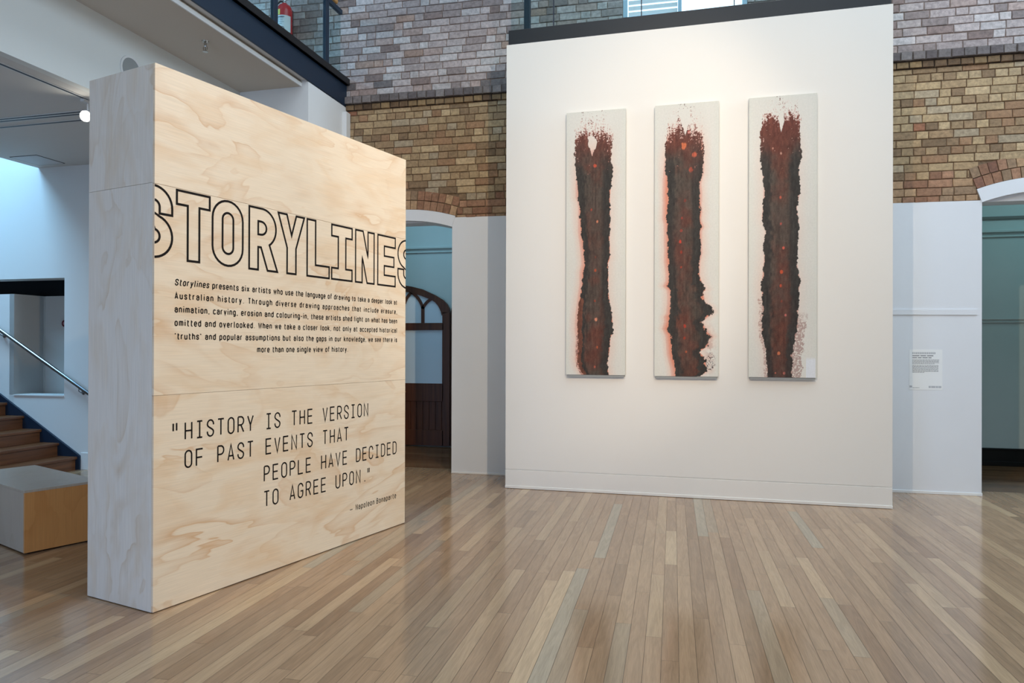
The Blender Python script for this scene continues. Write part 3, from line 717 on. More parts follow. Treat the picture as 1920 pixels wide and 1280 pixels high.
def caps():
    r = W/2; g = {}
    g['H'] = (W, [[(0, 0), (0, 1)], [(W, 0), (W, 1)], [(0, .5), (W, .5)]])
    g['I'] = (W, [[(r, 0), (r, 1)], [(.04, 0), (W-.04, 0)], [(.04, 1), (W-.04, 1)]])
    g['S'] = (W, [sskel(W, 1, r, .30)])
    g['T'] = (W, [[(0, 1), (W, 1)], [(r, 0), (r, 1)]])
    g['O'] = (W, [stadium(0, W, 0, 1)+[(W, 1-r)]])
    g['D'] = (W, [[(0, 0), (0, 1), (W-.27, 1)]+arc(W-.27, .73, .27, .27, 90, 0)+arc(W-.27, .27, .27, .27, 0, -90)+[(0, 0)]])
    bowl = [(0, 1), (W-.25, 1)]+arc(W-.25, .735, .25, .265, 90, -90)+[(0, .47)]
    g['P'] = (W, [[(0, 0), (0, 1)], bowl]); g['R'] = (W, [[(0, 0), (0, 1)], bowl, [(W*.5, .47), (W, 0)]])
    g['B'] = (W, [[(0, 0), (0, 1)], [(0, 1), (W-.24, 1)]+arc(W-.24, .765, .22, .235, 90, -90)+[(0, .53)], [(0, .53), (W-.25, .53)]+arc(W-.25, .265, .25, .265, 90, -90)+[(0, 0)]])
    g['Y'] = (W, [[(0, 1), (r, .40)], [(W, 1), (r, .40), (r, 0)]])
    g['E'] = (W, [[(W, 1), (0, 1), (0, 0), (W, 0)], [(0, .52), (W*.92, .52)]]); g['F'] = (W, [[(W, 1), (0, 1), (0, 0)], [(0, .5), (W*.92, .5)]])
    g['V'] = (W, [[(0, 1), (r, 0), (W, 1)]]); g['N'] = (W, [[(0, 0), (0, 1), (W, 0), (W, 1)]])
    g['A'] = (W, [[(0, 0), (r, 1), (W, 0)], [(W*.14, .27), (W*.86, .27)]])
    g['U'] = (W, [[(0, 1), (0, r)]+arc(r, r, r, r, 180, 360)+[(W, 1)]])
    g['C'] = (W, [[(W, .70)]+[(W, 1-r)]+arc(r, 1-r, r, r, 0, 180)+arc(r, r, r, r, 180, 360)+[(W, .30)]])
    g['G'] = (W, [[(W, .74), (W, 1-r)]+arc(r, 1-r, r, r, 0, 180)+arc(r, r, r, r, 180, 360)+[(W, .46), (r, .46)]])
    g['L'] = (W, [[(0, 1), (0, 0), (W, 0)]]); g['W'] = (W*1.5, [[(0, 1), (W*.37, 0), (W*.75, .9), (W*1.13, 0), (W*1.5, 1)]])
    g['"'] = (.24, [[(.03, 1), (.03, .64)], [(.21, 1), (.21, .64)]]); g['.'] = (.1, [[(.05, -.03), (.05, .07)]])
    g[','] = (.1, [[(.07, .07), (.02, -.14)]]); g['-'] = (.30, [[(0, .4), (.30, .4)]]); g['\u2013'] = (.40, [[(0, .28), (.40, .28)]])
    g['\u2018'] = (.1, [[(.08, 1), (.02, .80)]]); g['\u2019'] = (.1, [[(.08, 1), (.02, .80)]])
    return g
CAPS = caps()
def lower():
    w_, x = .44, .74; r = w_/2; g = {}
    bowl = stadium(0, w_, 0, x)+[(w_, x-r)]
    arch = [(0, x-r)]+arc(r, x-r, r, r, 180, 0)+[(w_, 0)]
    g['o'] = (w_, [bowl]); g['b'] = (w_, [bowl, [(0, 0), (0, 1.05)]]); g['d'] = (w_, [bowl, [(w_, 0), (w_, 1.05)]])
    g['p'] = (w_, [bowl, [(0, -.28), (0, x)]]); g['g'] = (w_, [bowl, [(w_, x), (w_, -.05)]+arc(r, -.05, r, r, 0, -150)])
    g['a'] = (w_, [[(.02, x-.2)]+arc(r, x-.19, r, .19, 170, 0)+[(w_, 0)], [(w_, .44), (.2, .44)]+arc(.2, .22, .2, .22, 90, 270)+arc(w_-.17, .2, .17, .2, 270, 350)])
    g['c'] = (w_, [arc(r, x-r, r, r, 20, 180)+arc(r, r, r, r, 180, 340)])
    g['e'] = (w_, [[(0, x*.5), (w_, x*.5), (w_, x-r)]+arc(r, x-r, r, r, 0, 180)+arc(r, r, r, r, 180, 335)])
    g['f'] = (.32, [arc(.30, .86, .19, .19, 80, 180)+[(.11, 0)], [(0, x-.01), (.32, x-.01)]])
    g['h'] = (w_, [[(0, 0), (0, 1.05)], arch]); g['n'] = (w_, [[(0, 0), (0, x)], arch])
    g['m'] = (w_*1.55, [[(0, 0), (0, x)], [(0, x-.17)]+arc(.17, x-.17, .17, .17, 180, 0)+[(.34, 0)], [(.34, x-.17)]+arc(.51, x-.17, .17, .17, 180, 0)+[(.68, 0)]])
    g['i'] = (.08, [[(.04, 0), (.04, x)], [(.04, .93), (.04, 1.06)]]); g['l'] = (.12, [[(.04, 1.05), (.04, .1), (.07, .02), (.14, 0)]])
    g['k'] = (w_, [[(0, 0), (0, 1.05)], [(w_-.03, x), (.02, .32)], [(.14, .45), (w_, 0)]])
    g['r'] = (.30, [[(0, 0), (0, x)], [(0, x-.22)]+arc(.22, x-.22, .22, .22, 180, 75)])
    g['s'] = (w_*.9, [sskel(w_*.9, x, .20, .17)])
    g['t'] = (.32, [[(.10, .98), (.10, .16)]+arc(.26, .16, .16, .16, 180, 290), [(0, x-.01), (.32, x-.01)]])
    g['u'] = (w_, [[(0, x), (0, r)]+arc(r, r, r, r, 180, 360)+[(w_, r)], [(w_, x), (w_, 0)]])
    g['v'] = (w_, [[(0, x), (r, 0), (w_, x)]]); g['w'] = (w_*1.45, [[(0, x), (.16, 0), (.32, x*.92), (.48, 0), (w_*1.45, x)]])
    g['x'] = (w_, [[(0, 0), (w_, x)], [(0, x), (w_, 0)]]); g['y'] = (w_, [[(0, x), (r, 0)], [(w_, x), (r-.06, -.2), (r-.14, -.28), (.0, -.28)]])
    return g
GL = dict(CAPS); GL.update(lower())
def stroke(mb, pts, h, closed=False, y=-.0008, clip=None):
    P = []
    for p in pts:
        if not P or math.hypot(p[0]-P[-1][0], p[1]-P[-1][1]) > 1e-6: P.append(p)
    if closed and math.hypot(P[0][0]-P[-1][0], P[0][1]-P[-1][1]) < 1e-6: P.pop()
    n = len(P); Lf = []; Rt = []
    for i in range(n):
        a = P[i-1] if (i > 0 or closed) else None; c = P[(i+1) % n] if (i < n-1 or closed) else None; p = P[i]
        def nrm(q, s):
            dx, dz = s[0]-q[0], s[1]-q[1]; L_ = math.hypot(dx, dz); return (-dz/L_, dx/L_)
        n1 = nrm(a, p) if a else nrm(p, c); n2 = nrm(p, c) if c else n1
        mx, mz = n1[0]+n2[0], n1[1]+n2[1]; q = mx*mx+mz*mz
        k = 2/q if q > .35 else 2/.35
        Lf.append((p[0]+mx*k*h, p[1]+mz*k*h)); Rt.append((p[0]-mx*k*h, p[1]-mz*k*h))
    for i in range(n if closed else n-1):
        j = (i+1) % n; Q = [Rt[i], Rt[j], Lf[j], Lf[i]]
        if clip:
            if all(q[0] <= clip[0] for q in Q) or all(q[0] >= clip[1] for q in Q): continue
            Q = [(min(max(q[0], clip[0]), clip[1]), q[1]) for q in Q]
        ar = sum(Q[t][0]*Q[(t+1) % 4][1]-Q[(t+1) % 4][0]*Q[t][1] for t in range(4))
        if ar < 0: Q = Q[::-1]
        mb.face([(q[0], y, q[1]) for q in Q])
def line_width(txt, sx, track, space):
    wd_ = 0
    for ch in txt: wd_ += (space if ch == ' ' else GL[ch][0]*sx+track)
    return wd_-track
def text_words(name, txt, u0, z0, cap, sx, track, space, h, shear=0):
    u = u0
    for wd in txt.split(' '):
        mb = MB(); text(mb, wd, u, z0, cap, sx, track, 0, h, (lambda i: shear) if wd == 'Storylines' else (lambda i: 0))
        mb.build(name, M['vinyl'], sign, fixn=False)
        u += sum(GL[ch][0]*sx+track for ch in wd)+space
def text(mb, txt, u0, z0, cap, sx, track, space, h, shear=lambda i: 0, y=-.0008):
    u = u0
    for i, ch in enumerate(txt):
        if ch == ' ': u += space; continue
        wd_, ps = GL[ch]; s = shear(i)
        for p in ps: stroke(mb, [(u+x*sx+s*yy*cap, z0+yy*cap) for x, yy in p], h, y=y)
        u += wd_*sx+track

# ------------------------------------------------------------------ plywood sign
SA = R_(74.832); SW, SD, SH = 2.354, .605, 3.091
sign = thing('plywood_exhibition_sign', 'tall plywood box sign with outlined STORYLINES heading, standing on the timber floor', 'sign', (-2.839, 3.4739, 0), SA)
t = .016
b = MB(); b.box(t, SW-t, t, SD-t, .0, SH-t); b.build('inner_frame', M['black'], sign)
for k, (z0, z1) in enumerate(((.006, 1.220), (1.2215, 2.4135), (2.415, SH))):
    b = MB(); b.box(.0, SW, 0, t, z0, z1); b.build('front_sheet', PLY[k], sign, bevel=.0012)
for k, (z0, z1) in enumerate(((.004, 2.419), (2.4205, SH))):
    b = MB(); b.box(0, t, t+.001, SD, z0, z1); b.build('side_sheet', PLYS[k], sign, bevel=.0012)
b = MB(); b.box(SW-t, SW, t+.001, SD, .004, SH); b.build('side_sheet', PLYS[0], sign, bevel=.0012)
b = MB(); b.box(t, SW-t, SD-t, SD, .004, SH); b.build('back_sheet', PLY[1], sign, bevel=.0012)
b = MB(); b.box(t, SW-t, t, SD-t, SH-t, SH-.001); b.build('top_sheet', PLY[2], sign, bevel=.0012)

# heading: outlined capitals, first and last letters run off the edges
z0, H = 1.994, .416; hs = .0070; ins = hs; B = .094
LET = []
def outl(pts, new=True):
    # inset is ignored: paths are the centre of the drawn line
    dense = []
    n = len(pts)
    for i in range(n):
        a, c = pts[i], pts[(i+1) % n]; m_ = max(1, int(math.hypot(c[0]-a[0], c[1]-a[1])/.03))
        for k in range(m_): dense.append((a[0]+(c[0]-a[0])*k/m_, a[1]+(c[1]-a[1])*k/m_))
    if new: LET.append(MB())
    stroke(LET[-1], dense, hs, closed=True, clip=(.001, SW-.001))
ZB, ZT = z0+ins, z0+H-ins
def Tt(a, b_): m_ = (a+b_)/2; s = B/2-ins; outl([(a, ZT), (a, ZT-B+2*ins), (m_-s, ZT-B+2*ins), (m_-s, ZB), (m_+s, ZB), (m_+s, ZT-B+2*ins), (b_, ZT-B+2*ins), (b_, ZT)][::-1])
def Ss(a, b_):
    wd_ = b_-a; c = B-2*ins; hh = ZT-ZB
    w0, h0 = wd_-c, hh-c; r0 = w0/2; yt, yb = h0-r0, r0; th = math.degrees(math.asin(min(1, 2*r0/(yt-yb))))
    sk = [(w0, h0-hh*.285)]+arc(r0, yt, r0, r0, 0, 180+th, 26)+arc(r0, yb, r0, r0, th, -180, 26)+[(0, hh*.285)]; sk = [(a+c/2+x, ZB+c/2+y) for x, y in sk]
    # terminal ends
    Lf = []; Rt = []; n = len(sk)
    for i in range(n):
        p = sk[max(i-1, 0)]; q = sk[min(i+1, n-1)]; dx, dz = q[0]-p[0], q[1]-p[1]; L_ = math.hypot(dx, dz)
        Lf.append((sk[i][0]-dz/L_*c/2, sk[i][1]+dx/L_*c/2)); Rt.append((sk[i][0]+dz/L_*c/2, sk[i][1]-dx/L_*c/2))
    outl(Lf+Rt[::-1])
Ss(-.125, .112); Tt(.142, .368)
outl(stadium(.389, .619, ZB, ZT)); outl(stadium(.463, .545, ZB+.074, ZT-.074), False)
# R
x0, x1 = .671, .905; zc = ZT-.105*1.0; rb = .118
outl([(x0, ZB), (x0, ZT), (x0+.105, ZT)]+arc(x0+.105, ZT-.125, .122, .125, 85, -58, 16)+[(x1+.006, ZB), (x1-.080, ZB), (x0+.098, ZB+.148), (x0+.074, ZB+.148), (x0+.074, ZB)])
outl([(x0+.074, ZT-.085), (x0+.098, ZT-.085)]+arc(x0+.098, ZT-.128, .046, .043, 90, -90, 10)+[(x0+.074, ZT-.171)], False)
# Y
outl([(.918, ZT), (.996, ZT), (1.040, ZT-.14), (1.084, ZT), (1.160, ZT), (1.081, ZB+.175), (1.081, ZB), (.999, ZB), (.999, ZB+.175)])
# L
outl([(1.189, ZT), (1.273, ZT), (1.273, ZB+.083), (1.414, ZB+.083), (1.414, ZB), (1.189, ZB)])
# I
outl([(1.441, ZT), (1.667, ZT), (1.667, ZT-.083), (1.596, ZT-.083), (1.596, ZB+.083), (1.667, ZB+.083), (1.667, ZB), (1.441, ZB), (1.441, ZB+.083), (1.512, ZB+.083), (1.512, ZT-.083), (1.441, ZT-.083)])
# N
outl([(1.708, ZB), (1.708, ZT), (1.796, ZT), (1.856, ZT-.205), (1.856, ZT), (1.932, ZT), (1.932, ZB), (1.846, ZB), (1.786, ZB+.205), (1.786, ZB)])
# E
outl([(1.979, ZB), (1.979, ZT), (2.208, ZT), (2.208, ZT-.083), (2.062, ZT-.083), (2.062, ZT-.163), (2.190, ZT-.163), (2.190, ZT-.243), (2.062, ZT-.243), (2.062, ZB+.083), (2.208, ZB+.083), (2.208, ZB)])
Ss(2.246, 2.483)
for L_, ch in zip(LET, ('S cut off by the left edge', 'T', 'O', 'R', 'Y', 'L', 'I', 'N', 'E', 'S cut off by the right edge')):
    o = L_.build('heading_letter', M['vinyl'], sign, fixn=False); o['label'] = 'large outlined capital '+ch

# paragraph
cap = .0335; sx = .0335; hw = .0034
LINES = ['Storylines presents six artists who use the language of drawing to take a deeper look at',
 'Australian history. Through diverse drawing approaches that include erasure,',
 'animation, carving, erosion and colouring-in, these artists shed light on what has been',
 'omitted and overlooked. When we take a closer look, not only at accepted historical',
 '\u2018truths\u2019 and popular assumptions but also the gaps in our knowledge, we see there is']
for k, tx in enumerate(LINES):
    z_ = 1.853-.078*k; target = 2.233-.133; nl = len(tx.replace(' ', '')); nsps = tx.count(' ')
    base = line_width(tx, sx, 0, 0)            # glyph widths only
    extra = target-base                        # share out between letters and word spaces
    unit = extra/((nl-1-nsps)+nsps*2.4)
    text_words('paragraph_word', tx, .133, z_, cap, sx, unit, unit*1.4, hw, .16)
tx = 'more than one single view of history.'; unit = (1.622-.742-line_width(tx, sx, 0, 0))/((len(tx)-1-2*tx.count(' '))+tx.count(' ')*2.4)
text_words('paragraph_word', tx, .742, 1.463, cap, sx, unit, unit*1.4, hw)
# quote, monospaced capitals
cap = .107; gw = .0535; pitch = .0768; hw = .0049
def mono(tx, u0, z_):
    QB = MB()
    for i, ch in enumerate(tx):
        if ch == ' ':
            QB.build('quotation_word', M['vinyl'], sign, fixn=False); QB = MB(); continue
        wd_, ps = CAPS[ch]
        sc = (gw-2*hw)/W
        off = {'.': .02, '"': -.018}.get(ch, 0)
        for p in ps: stroke(QB, [(u0+i*pitch+hw+off+x*sc, z_+hw+yy*(cap-2*hw)) for x, yy in p], hw)
    QB.build('quotation_word', M['vinyl'], sign, fixn=False)
mono('HISTORY IS THE VERSION', .199, .9505); mono('OF PAST EVENTS THAT', .199, .784); mono('PEOPLE HAVE DECIDED', .799, .606); mono('TO AGREE UPON."', .799, .439)
QB = MB(); stroke(QB, [(.124, 1.054), (.124, 1.010)], .0052); stroke(QB, [(.146, 1.056), (.146, 1.012)], .0052)
QB.build('quotation_mark', M['vinyl'], sign, fixn=False)
AB = MB(); tx = 'Napoleon Bonaparte'; cap = .039; sx = .037
unit = (2.227-1.722-line_width(tx, sx, 0, 0))/(len(tx)-3+2.2)
text(AB, 'Napoleon', 1.722, .240, cap, sx, unit, 0, .0029); AB.build('attribution_word', M['vinyl'], sign, fixn=False)
AB = MB(); text(AB, 'Bonaparte', 1.722+line_width('Napoleon', sx, unit, 0)+unit*2.2, .240, cap, sx, unit, 0, .0029); AB.build('attribution_word', M['vinyl'], sign, fixn=False)
AB = MB(); stroke(AB, [(1.652, .252), (1.682, .252)], .0026); AB.build('attribution_dash', M['vinyl'], sign, fixn=False)

# ------------------------------------------------------------------ printed text sheet on the dado, right of the gallery wall
sheet = thing('wall_text_sheet', 'small white printed text sheet on the pale wall beside the right arch', 'sign', (2.392, YW-.0015, 1.072), 0)
b = MB(); b.box(0, .310, 0, .0014, 0, .416); b.build('paper', M['paper'], sheet)
b = MB(); rt_ = random.Random(4); Wp, Hp = .310, .416
def words(mb, u0, u1, zt, h, wmin, wmax, gap):
    u = u0
    while u < u1-.004:
        e = min(u+rt_.uniform(wmin, wmax), u1); mb.box(u, e, -.0006, .0, zt-h, zt); u = e+gap
zz = .413-.075*1.0
for k in range(5): words(b, .028, .278 if k < 4 else .236, .311-k*.0102, .0042, .008, .026, .0035)
b.build('printed_paragraph', M['papertxt'], sheet); b = MB()
for k in range(8): words(b, .028, .272 if k < 7 else .14, .2535-k*.0102, .0042, .008, .026, .0035)
b.build('printed_paragraph', M['papertxt'], sheet); b = MB()
words(b, .028, .225, .356, .009, .03, .075, .009); words(b, .028, .208, .335, .008, .03, .05, .008); b.build('printed_title', M['papertxt'], sheet); b = MB()
words(b, .03, .095, .022, .004, .02, .03, .003); b.build('printed_footer', M['papertxt'], sheet)
b = MB(); words(b, .028, .248, .388, .02, .012, .013, .0045); b.build('pale_heading', M['papertxt2'], sheet)
b = MB(); words(b, .182, .30, .04, .02, .02, .04, .004); b.build('pale_footer', M['papertxt2'], sheet)
b = MB(); b.box(.002, .026, -.0006, 0, .022, .042); b.build('pale_mark', M['papertxt2'], sheet)

# ------------------------------------------------------------------ mezzanine at the left (own frame, 1.65 deg off the back wall)
BA = R_(-1.652); MC = (-3.93, 8.15, 0)
def mz(o): o.location = MC; o.rotation_euler = (0, 0, BA); return o
MZM = Matrix.Translation(MC) @ Matrix.Rotation(BA, 4, 'Z')
ZS, ZC = 4.395, 3.70
b = MB(); b.box(-.02, 0, -14, -.0, 4.452, 4.71); b.box(-.20, .035, -14, .0, 4.712, 4.782)
bm_o = mz(b.build('steel_beam', M['blueblack'], bevel=.004)); tag(bm_o, 'dark blue steel edge beam of the mezzanine running back to the brick wall', 'beam')
b = MB(); b.box(-.22, .042, -14, .0, 4.712, 4.788); o = b.build('floor_edge', M['black'], None, bevel=.003); o.parent = bm_o; o['label'] = 'black floor edge strip on top of the beam'
b = MB(); b.box(-3.68, -.02, -14, -.02, 4.462, 4.70); b.box(-12, -3.68, -14, -3.4, 4.455, 4.77); b.box(-.62, -.022, -.9, -.66, 4.441, 4.461)
struct(mz(b.build('ceiling_mezzanine', M['ceil'])))
b = MB(); b.box(-.87, -.085, -14, -.9, ZS, ZS+.045); struct(mz(b.build('ceiling_soffit', plain('soffit_warm_shade', (200, 189, 174), .7, var=.01))))  # beige has the soffit's shade and warm floor bounce put into the colour
b = MB(); b.box(-.096, -.082, -14, -.9, ZS-.002, ZS+.035); struct(mz(b.build('trim_8', M['white'])))
b = MB(); b.box(-.95, -.87, -14, -.9, ZC, ZS+.04); struct(mz(b.build('wall_bulkhead', M['bulk'])))
b = MB(); b.box(-3.68, -.95, -14, -.9, ZC, ZC+.08); b.box(-3.72, -3.68, -3.5, -.9, ZC, 4.77); b.box(-12, -3.68, -14, -3.5, ZC, ZC+.08); struct(mz(b.build('ceiling_low', M['ceil'])))
# stair wall with its opening
YS = -.9
b = MB()
b.box(-3.317, -.003, YS, YS+.25, 0, 4.44); b.box(-11, -3.317, YS, YS+.25, 0, .885); b.box(-11, -3.317, YS, YS+.25, 2.333, 7.2)
b.box(-11, -4.09, YS, YS+.42, .885, 2.146); b.box(-.12, -.003, YS+.25, -.001, 0, 4.44); b.box(-.003, .05, -.10, -.002, 0, 4.36)
struct(mz(b.build('wall_stair', M['white'])))
b = MB(); b.box(-4.09, -3.317, YS-.012, YS+.25, .880, .893); struct(mz(b.build('trim_9', M['white'])))
b = MB(); b.box(-4.09, -3.0, YS+.45, YS+.52, 0, 2.149); b.box(-4.16, -4.09, YS, YS+.52, .3, 2.147); struct(mz(b.build('wall_niche', M['greywall'])))
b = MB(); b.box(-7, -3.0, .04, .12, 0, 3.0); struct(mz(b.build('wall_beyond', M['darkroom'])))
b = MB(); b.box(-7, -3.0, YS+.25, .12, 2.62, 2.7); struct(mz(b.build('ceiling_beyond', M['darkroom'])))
b = MB(); b.box(-3.77, -3.66, YS+.60, YS+.70, 0, 2.62); o = mz(b.build('slim_post', M['greywall'])); tag(o, 'slim grey post in the dark gap above the niche wall', 'post')
o = thing('round_wall_disc', 'small round dark red disc on the grey wall inside the stair opening', 'sign', MZM @ Vector((-3.757, YS+.45, 1.79)), BA)
b = MB(); b.disc((0, 0, 0), .044, (0, -1, 0), 28, h=.03); b.build('rim', plain('dark_red', (88, 20, 34), .4), o)
b = MB(); b.disc((0, -.03, 0), .02, (0, -1, 0), 20, h=.004); b.build('centre', plain('dusty_pink', (176, 130, 136), .5), o)
# stairs
st = thing('timber_staircase', 'brown timber stairs rising left along the pale blue lit wall', 'stairs', MC, BA)
NX, NR, TR, RI = -3.084, 12, .2675, .158
for k in range(NR):
    xn = NX-TR*k; zt_ = RI*(k+1)
    b = MB(); b.box(xn-TR-.03, xn, YS-1.75, YS-.03, zt_-.032, zt_); o = b.build('tread', M['step'], st, bevel=.006)
    b = MB(); b.box(xn-.045, xn-.025, YS-1.74, YS-.035, zt_-RI, zt_-.032); b.build('riser', M['step'], st)
b = MB()
sl = RI/TR
b.prism([(NX-12*TR, 0), (NX+.03, 0), (NX+.03, .165), (NX-.008, .19), (NX-12*TR, .19+12*TR*sl)], YS-.032, YS-.004)
o = b.build('stringer', M['blueblack'], st); o['label'] = 'dark blue stringer along the wall'
b = MB(); b.prism([(NX-12*TR, 0), (NX+.0, 0), (NX-.008, .12), (NX-12*TR, .12+12*TR*sl)], YS-1.80, YS-1.76); b.build('stringer', M['blueblack'], st)
b = MB(); b.box(NX+.03, -.3, YS-.012, YS, 0, .205); struct(mz(b.build('baseboard_stair', M['white'], bevel=.003)))
hr = thing('handrail', 'round brushed steel handrail sloping down the stair wall', 'railing', MC, BA)
p0 = Vector((-6.6, YS-.075, 1.692+ (6.6-4.229)*.572)); p1 = Vector((-2.75, YS-.075, .857))
b = MB(); b.tube([p0, p1], .0225, 20); b.build('rail', M['steel'], hr, smooth=True)
for q in (.12, .615, .93):
    p = p0.lerp(p1, q); b = MB(); b.tube([p+Vector((0, 0, -.02)), p+Vector((0, 0, -.055)), p+Vector((0, .03, -.075)), p+Vector((0, .074, -.075))], .007, 10)
    b.tube([p+Vector((0, .066, -.075)), p+Vector((0, .074, -.075))], .028, 16); b.build('bracket', M['steel'], hr, smooth=True)
# ceiling fittings
o = thing('access_hatch', 'square flush access hatch in the low grey ceiling', 'hatch', MZM @ Vector((-3.39, -1.21, ZC)), BA)
b = MB(); b.box(-.185, .185, -.185, .185, -.006, 0); b.build('panel', M['hatch'], o, bevel=.002)
b = MB()
for q in ((-.195, -.189, -.195, .195), (.189, .195, -.195, .195), (-.195, .195, -.195, -.189), (-.195, .195, .189, .195)): b.box(q[0], q[1], q[2], q[3], -.004, 0)
b.build('frame', M['slot'], o)
def track(name, label, p, q, n, wdt):
    a = MZM @ Vector((*p, ZC)); c = MZM @ Vector((*q, ZC)); L_ = (c-a).length; ang = math.atan2(c.y-a.y, c.x-a.x)
    r = thing(name, label, 'light track', a, ang)
    b = MB(); b.box(0, L_, -wdt/2, wdt/2, -.006, 0); h = b.build('housing', M['lampbody'], r)
    b = MB()
    for k in range(n):
        yy = -wdt/2+wdt*(k+.5)/n; b.box(.005, L_-.005, yy-.012, yy+.012, -.0075, -.005)
    b.build('slot', M['slot'], h)
track('ceiling_light_track', 'single slot light track in the low ceiling running beside the bulkhead', (-1.07, -7.0), (-1.09, -2.79), 1, .055)
track('ceiling_light_track', 'double slot light track crossing the low ceiling to the lit spotlight', (-5.0, -2.51), (-1.0, -2.51), 2, .105)
track('ceiling_light_track', 'thin single slot light track just behind the double slot track', (-5.0, -2.33), (-1.2, -2.33), 1, .04)
lp = thing('track_spotlight', 'glowing track spotlight under the low ceiling at the sign corner', 'lamp', MZM @ Vector((-1.11, -2.77, ZC)), BA)
b = MB(); b.box(-.02, .02, -.06, .06, -.03, -.006); b.tube([(0, 0, -.02), (0, 0, -.10)], .008, 10); b.build('arm', M['lampbody'], lp)
dirv = Vector((.42, -.85, -.28)).normalized(); dl = dirv
c0 = Vector((0, 0, -.145))
b = MB(); b.tube([c0-dl*.07, c0-dl*.05, c0+dl*.045, c0+dl*.05], [.028, .046, .05, .05], 20); b.build('lamp_housing', M['lampbody'], lp, smooth=True)
b = MB(); b.disc(c0+dl*.0502, .044, dl, 24, h=.002); b.build('lamp_face', M['lamp'], lp)
o = thing('ceiling_sprinkler', 'small chrome sprinkler head under the beige soffit', 'sprinkler', MZM @ Vector((-.345, -2.18, ZS)), BA)
b = MB(); b.lathe([(.001, 0), (.034, 0), (.03, -.012), (.014, -.02), (.012, -.05), (.001, -.05)], 20); b.build('escutcheon', M['chrome'], o, smooth=True)
b = MB()
for s in (-1, 1): b.tube([(s*.010, 0, -.045), (s*.021, 0, -.06), (s*.021, 0, -.08), (s*.006, 0, -.098)], .004, 8)
b.build('frame_arms', M['chrome'], o, smooth=True)
b = MB(); b.lathe([(.001, -.096), (.024, -.098), (.026, -.103), (.001, -.105)], 20); b.build('deflector', M['chrome'], o, smooth=True)
b = MB(); b.tube([(0, 0, -.05), (0, 0, -.097)], .005, 8); b.build('bulb', M['chrome'], o)
o = thing('wall_speaker', 'round grey speaker grille on the bulkhead, half hidden by the sign', 'speaker', MZM @ Vector((-.869, -2.53, 4.035)), BA)
b = MB(); b.disc((0, 0, 0), .128, (1, 0, 0), 40, h=.008, ri=.108); b.build('rim', M['white'], o)
b = MB(); b.disc((0, 0, 0), .109, (1, 0, 0), 40, h=.004); b.build('grille', M['grille'], o)
# upper level railing and extinguisher
rl = thing('mezzanine_railing', 'dark blue steel railing with clear glass on the mezzanine edge at the left', 'railing', MC, BA)
for y in (-.463, -1.526, -2.59, -3.65):
    b = MB(); b.box(-.05, -.01, y-.04, y+.04, 4.788, 5.62); b.build('post', M['blueblack'], rl, bevel=.003)
b = MB(); b.box(-.052, -.008, -7, -.10, 5.545, 5.60); b.build('top_rail', M['blueblack'], rl, bevel=.003)
b = MB(); b.tube([(-.045, -7, 5.66), (-.045, -.2, 5.66)], .03, 14); o = b.build('handrail', M['rail_timber'], rl, smooth=True); o['label'] = 'timber grip above the steel rail'
for y0, y1 in ((-.42, -.12), (-1.48, -.51), (-2.55, -1.57), (-3.6, -2.64)):
    b = MB(); b.box(-.034, -.024, y0, y1, 4.82, 5.53); b.build('glass_panel', M['glass'], rl)
ex = thing('fire_extinguisher', 'red fire extinguisher with white label on the upper brick wall', 'extinguisher', MZM @ Vector((-.772, -.150, 5.20)), BA)
b = MB(); b.lathe([(.001, 0), (.085, 0), (.094, .012), (.095, .03), (.095, .44), (.088, .48), (.066, .515), (.034, .533), (.03, .545), (.001, .545)], 36); b.build('cylinder', M['redp'], ex, smooth=True)
b = MB(); b.lathe([(.096, .165), (.096, .365)], 30, a0=R_(-160), a1=R_(-10)); o = b.build('label', M['lblwhite'], ex, smooth=True, fixn=False)
b = MB(); b.lathe([(.0962, .372), (.0962, .44)], 8, a0=R_(-135), a1=R_(-92)); b.build('tag', M['lblyellow'], ex, smooth=True, fixn=False)
b = MB()
for k, (a0, a1) in enumerate(((-128, -60), (-126, -66), (-124, -70), (-126, -62), (-124, -76))):
    zt_ = .35-k*.022; b.lathe([(.0964, zt_-(.014 if k == 0 else .004)), (.0964, zt_)], 6, a0=R_(a0), a1=R_(a1))
b.build('label_text', M['lbltext'], o, fixn=False)
b = MB()
for a in (-108, -74):
    a = R_(a); c = Vector((.0955*math.cos(a), .0955*math.sin(a), .20)); b.disc(c, .024, (math.cos(a), math.sin(a), 0), 20, h=.002, ri=.018)
    b.disc(c, .011, (math.cos(a), math.sin(a), 0), 12, h=.002)
b.build('pictogram', M['lbltext'], o)
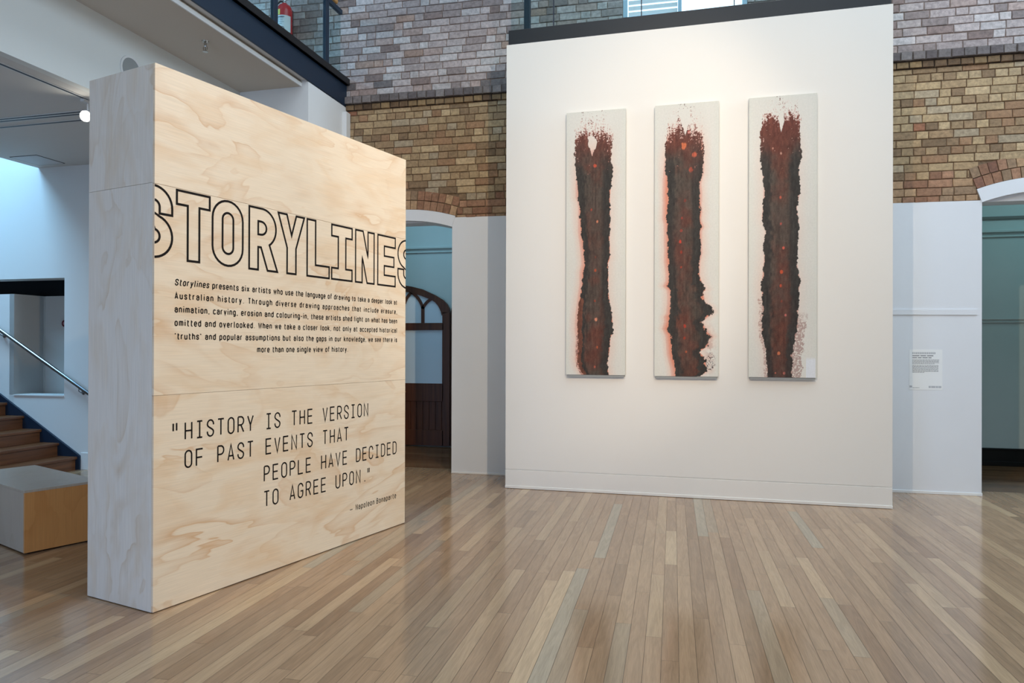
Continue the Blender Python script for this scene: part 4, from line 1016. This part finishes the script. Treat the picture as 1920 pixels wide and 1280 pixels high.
b = MB(); b.tube([(0, 0, .54), (0, 0, .585)], .018, 14); b.tube([(-.02, 0, .575), (.02, -.02, .60), (.10, -.05, .63)], .008, 8); b.tube([(-.02, 0, .56), (.09, -.05, .575)], .006, 8); b.build('valve', M['chrome'], ex, smooth=True)
b = MB(); b.tube([(-.015, 0, .57), (-.05, -.01, .575), (-.09, -.02, .54), (-.115, -.02, .46), (-.118, -.01, .3), (-.11, 0, .12)], .011, 10); b.build('hose', M['rubber'], ex, smooth=True)
b = MB(); b.box(-.05, .05, .09, .118, .1, .5); b.build('wall_bracket', M['black'], ex)

# ------------------------------------------------------------------ plywood bench
bn = thing('plywood_bench', 'low plywood box bench on the floor behind the tall sign', 'bench', (-4.529, 4.239, 0), R_(67.2))
BL, BW, BH = .52, 1.19, .461          # local x runs along the short warm face, local y along the long side
b = MB(); b.box(0, BL, 0, .018, .012, BH-.018); b.build('long_panel', PLYO, bn, bevel=.001)
b = MB(); b.box(.018, BL-.018, BW-.018, BW, .012, BH-.018); b.build('end_panel', PLYO, bn, bevel=.001)
b = MB(); b.box(0, .018, .018, BW, .012, BH-.018); b.build('side_panel', PLYSKY, bn, bevel=.001)
b = MB(); b.box(BL-.018, BL, .018, BW, .012, BH-.018); b.build('side_panel', PLYSKY, bn, bevel=.001)
b = MB(); b.box(0, BL, 0, BW, BH-.018, BH); b.build('top', PLYSKY, bn, bevel=.0015)
b = MB(); b.box(.03, BL-.03, .03, BW-.03, 0, .012); b.build('plinth', M['black'], bn)

# ------------------------------------------------------------------ rest of the room shell (behind and beside the camera)
b = MB(); b.box(8, 8.2, -6, 8.435, 0, 9); struct(b.build('wall_right', M['white']))
b = MB(); b.box(-13, 8.2, -6.2, -6, 0, 9); struct(b.build('wall_front', M['white']))
b = MB(); b.box(-13.2, -13, -6.2, 10.6, 0, 9); struct(b.build('wall_left', M['white']))
b = MB(); b.box(-13.2, 8.2, -6.2, 10.6, 9, 9.2); struct(b.build('ceiling', M['white']))
b = MB(); b.box(-13, -7.0, 8.2, 8.4, 2.8, 9); struct(b.build('wall_upper_left', M['white']))
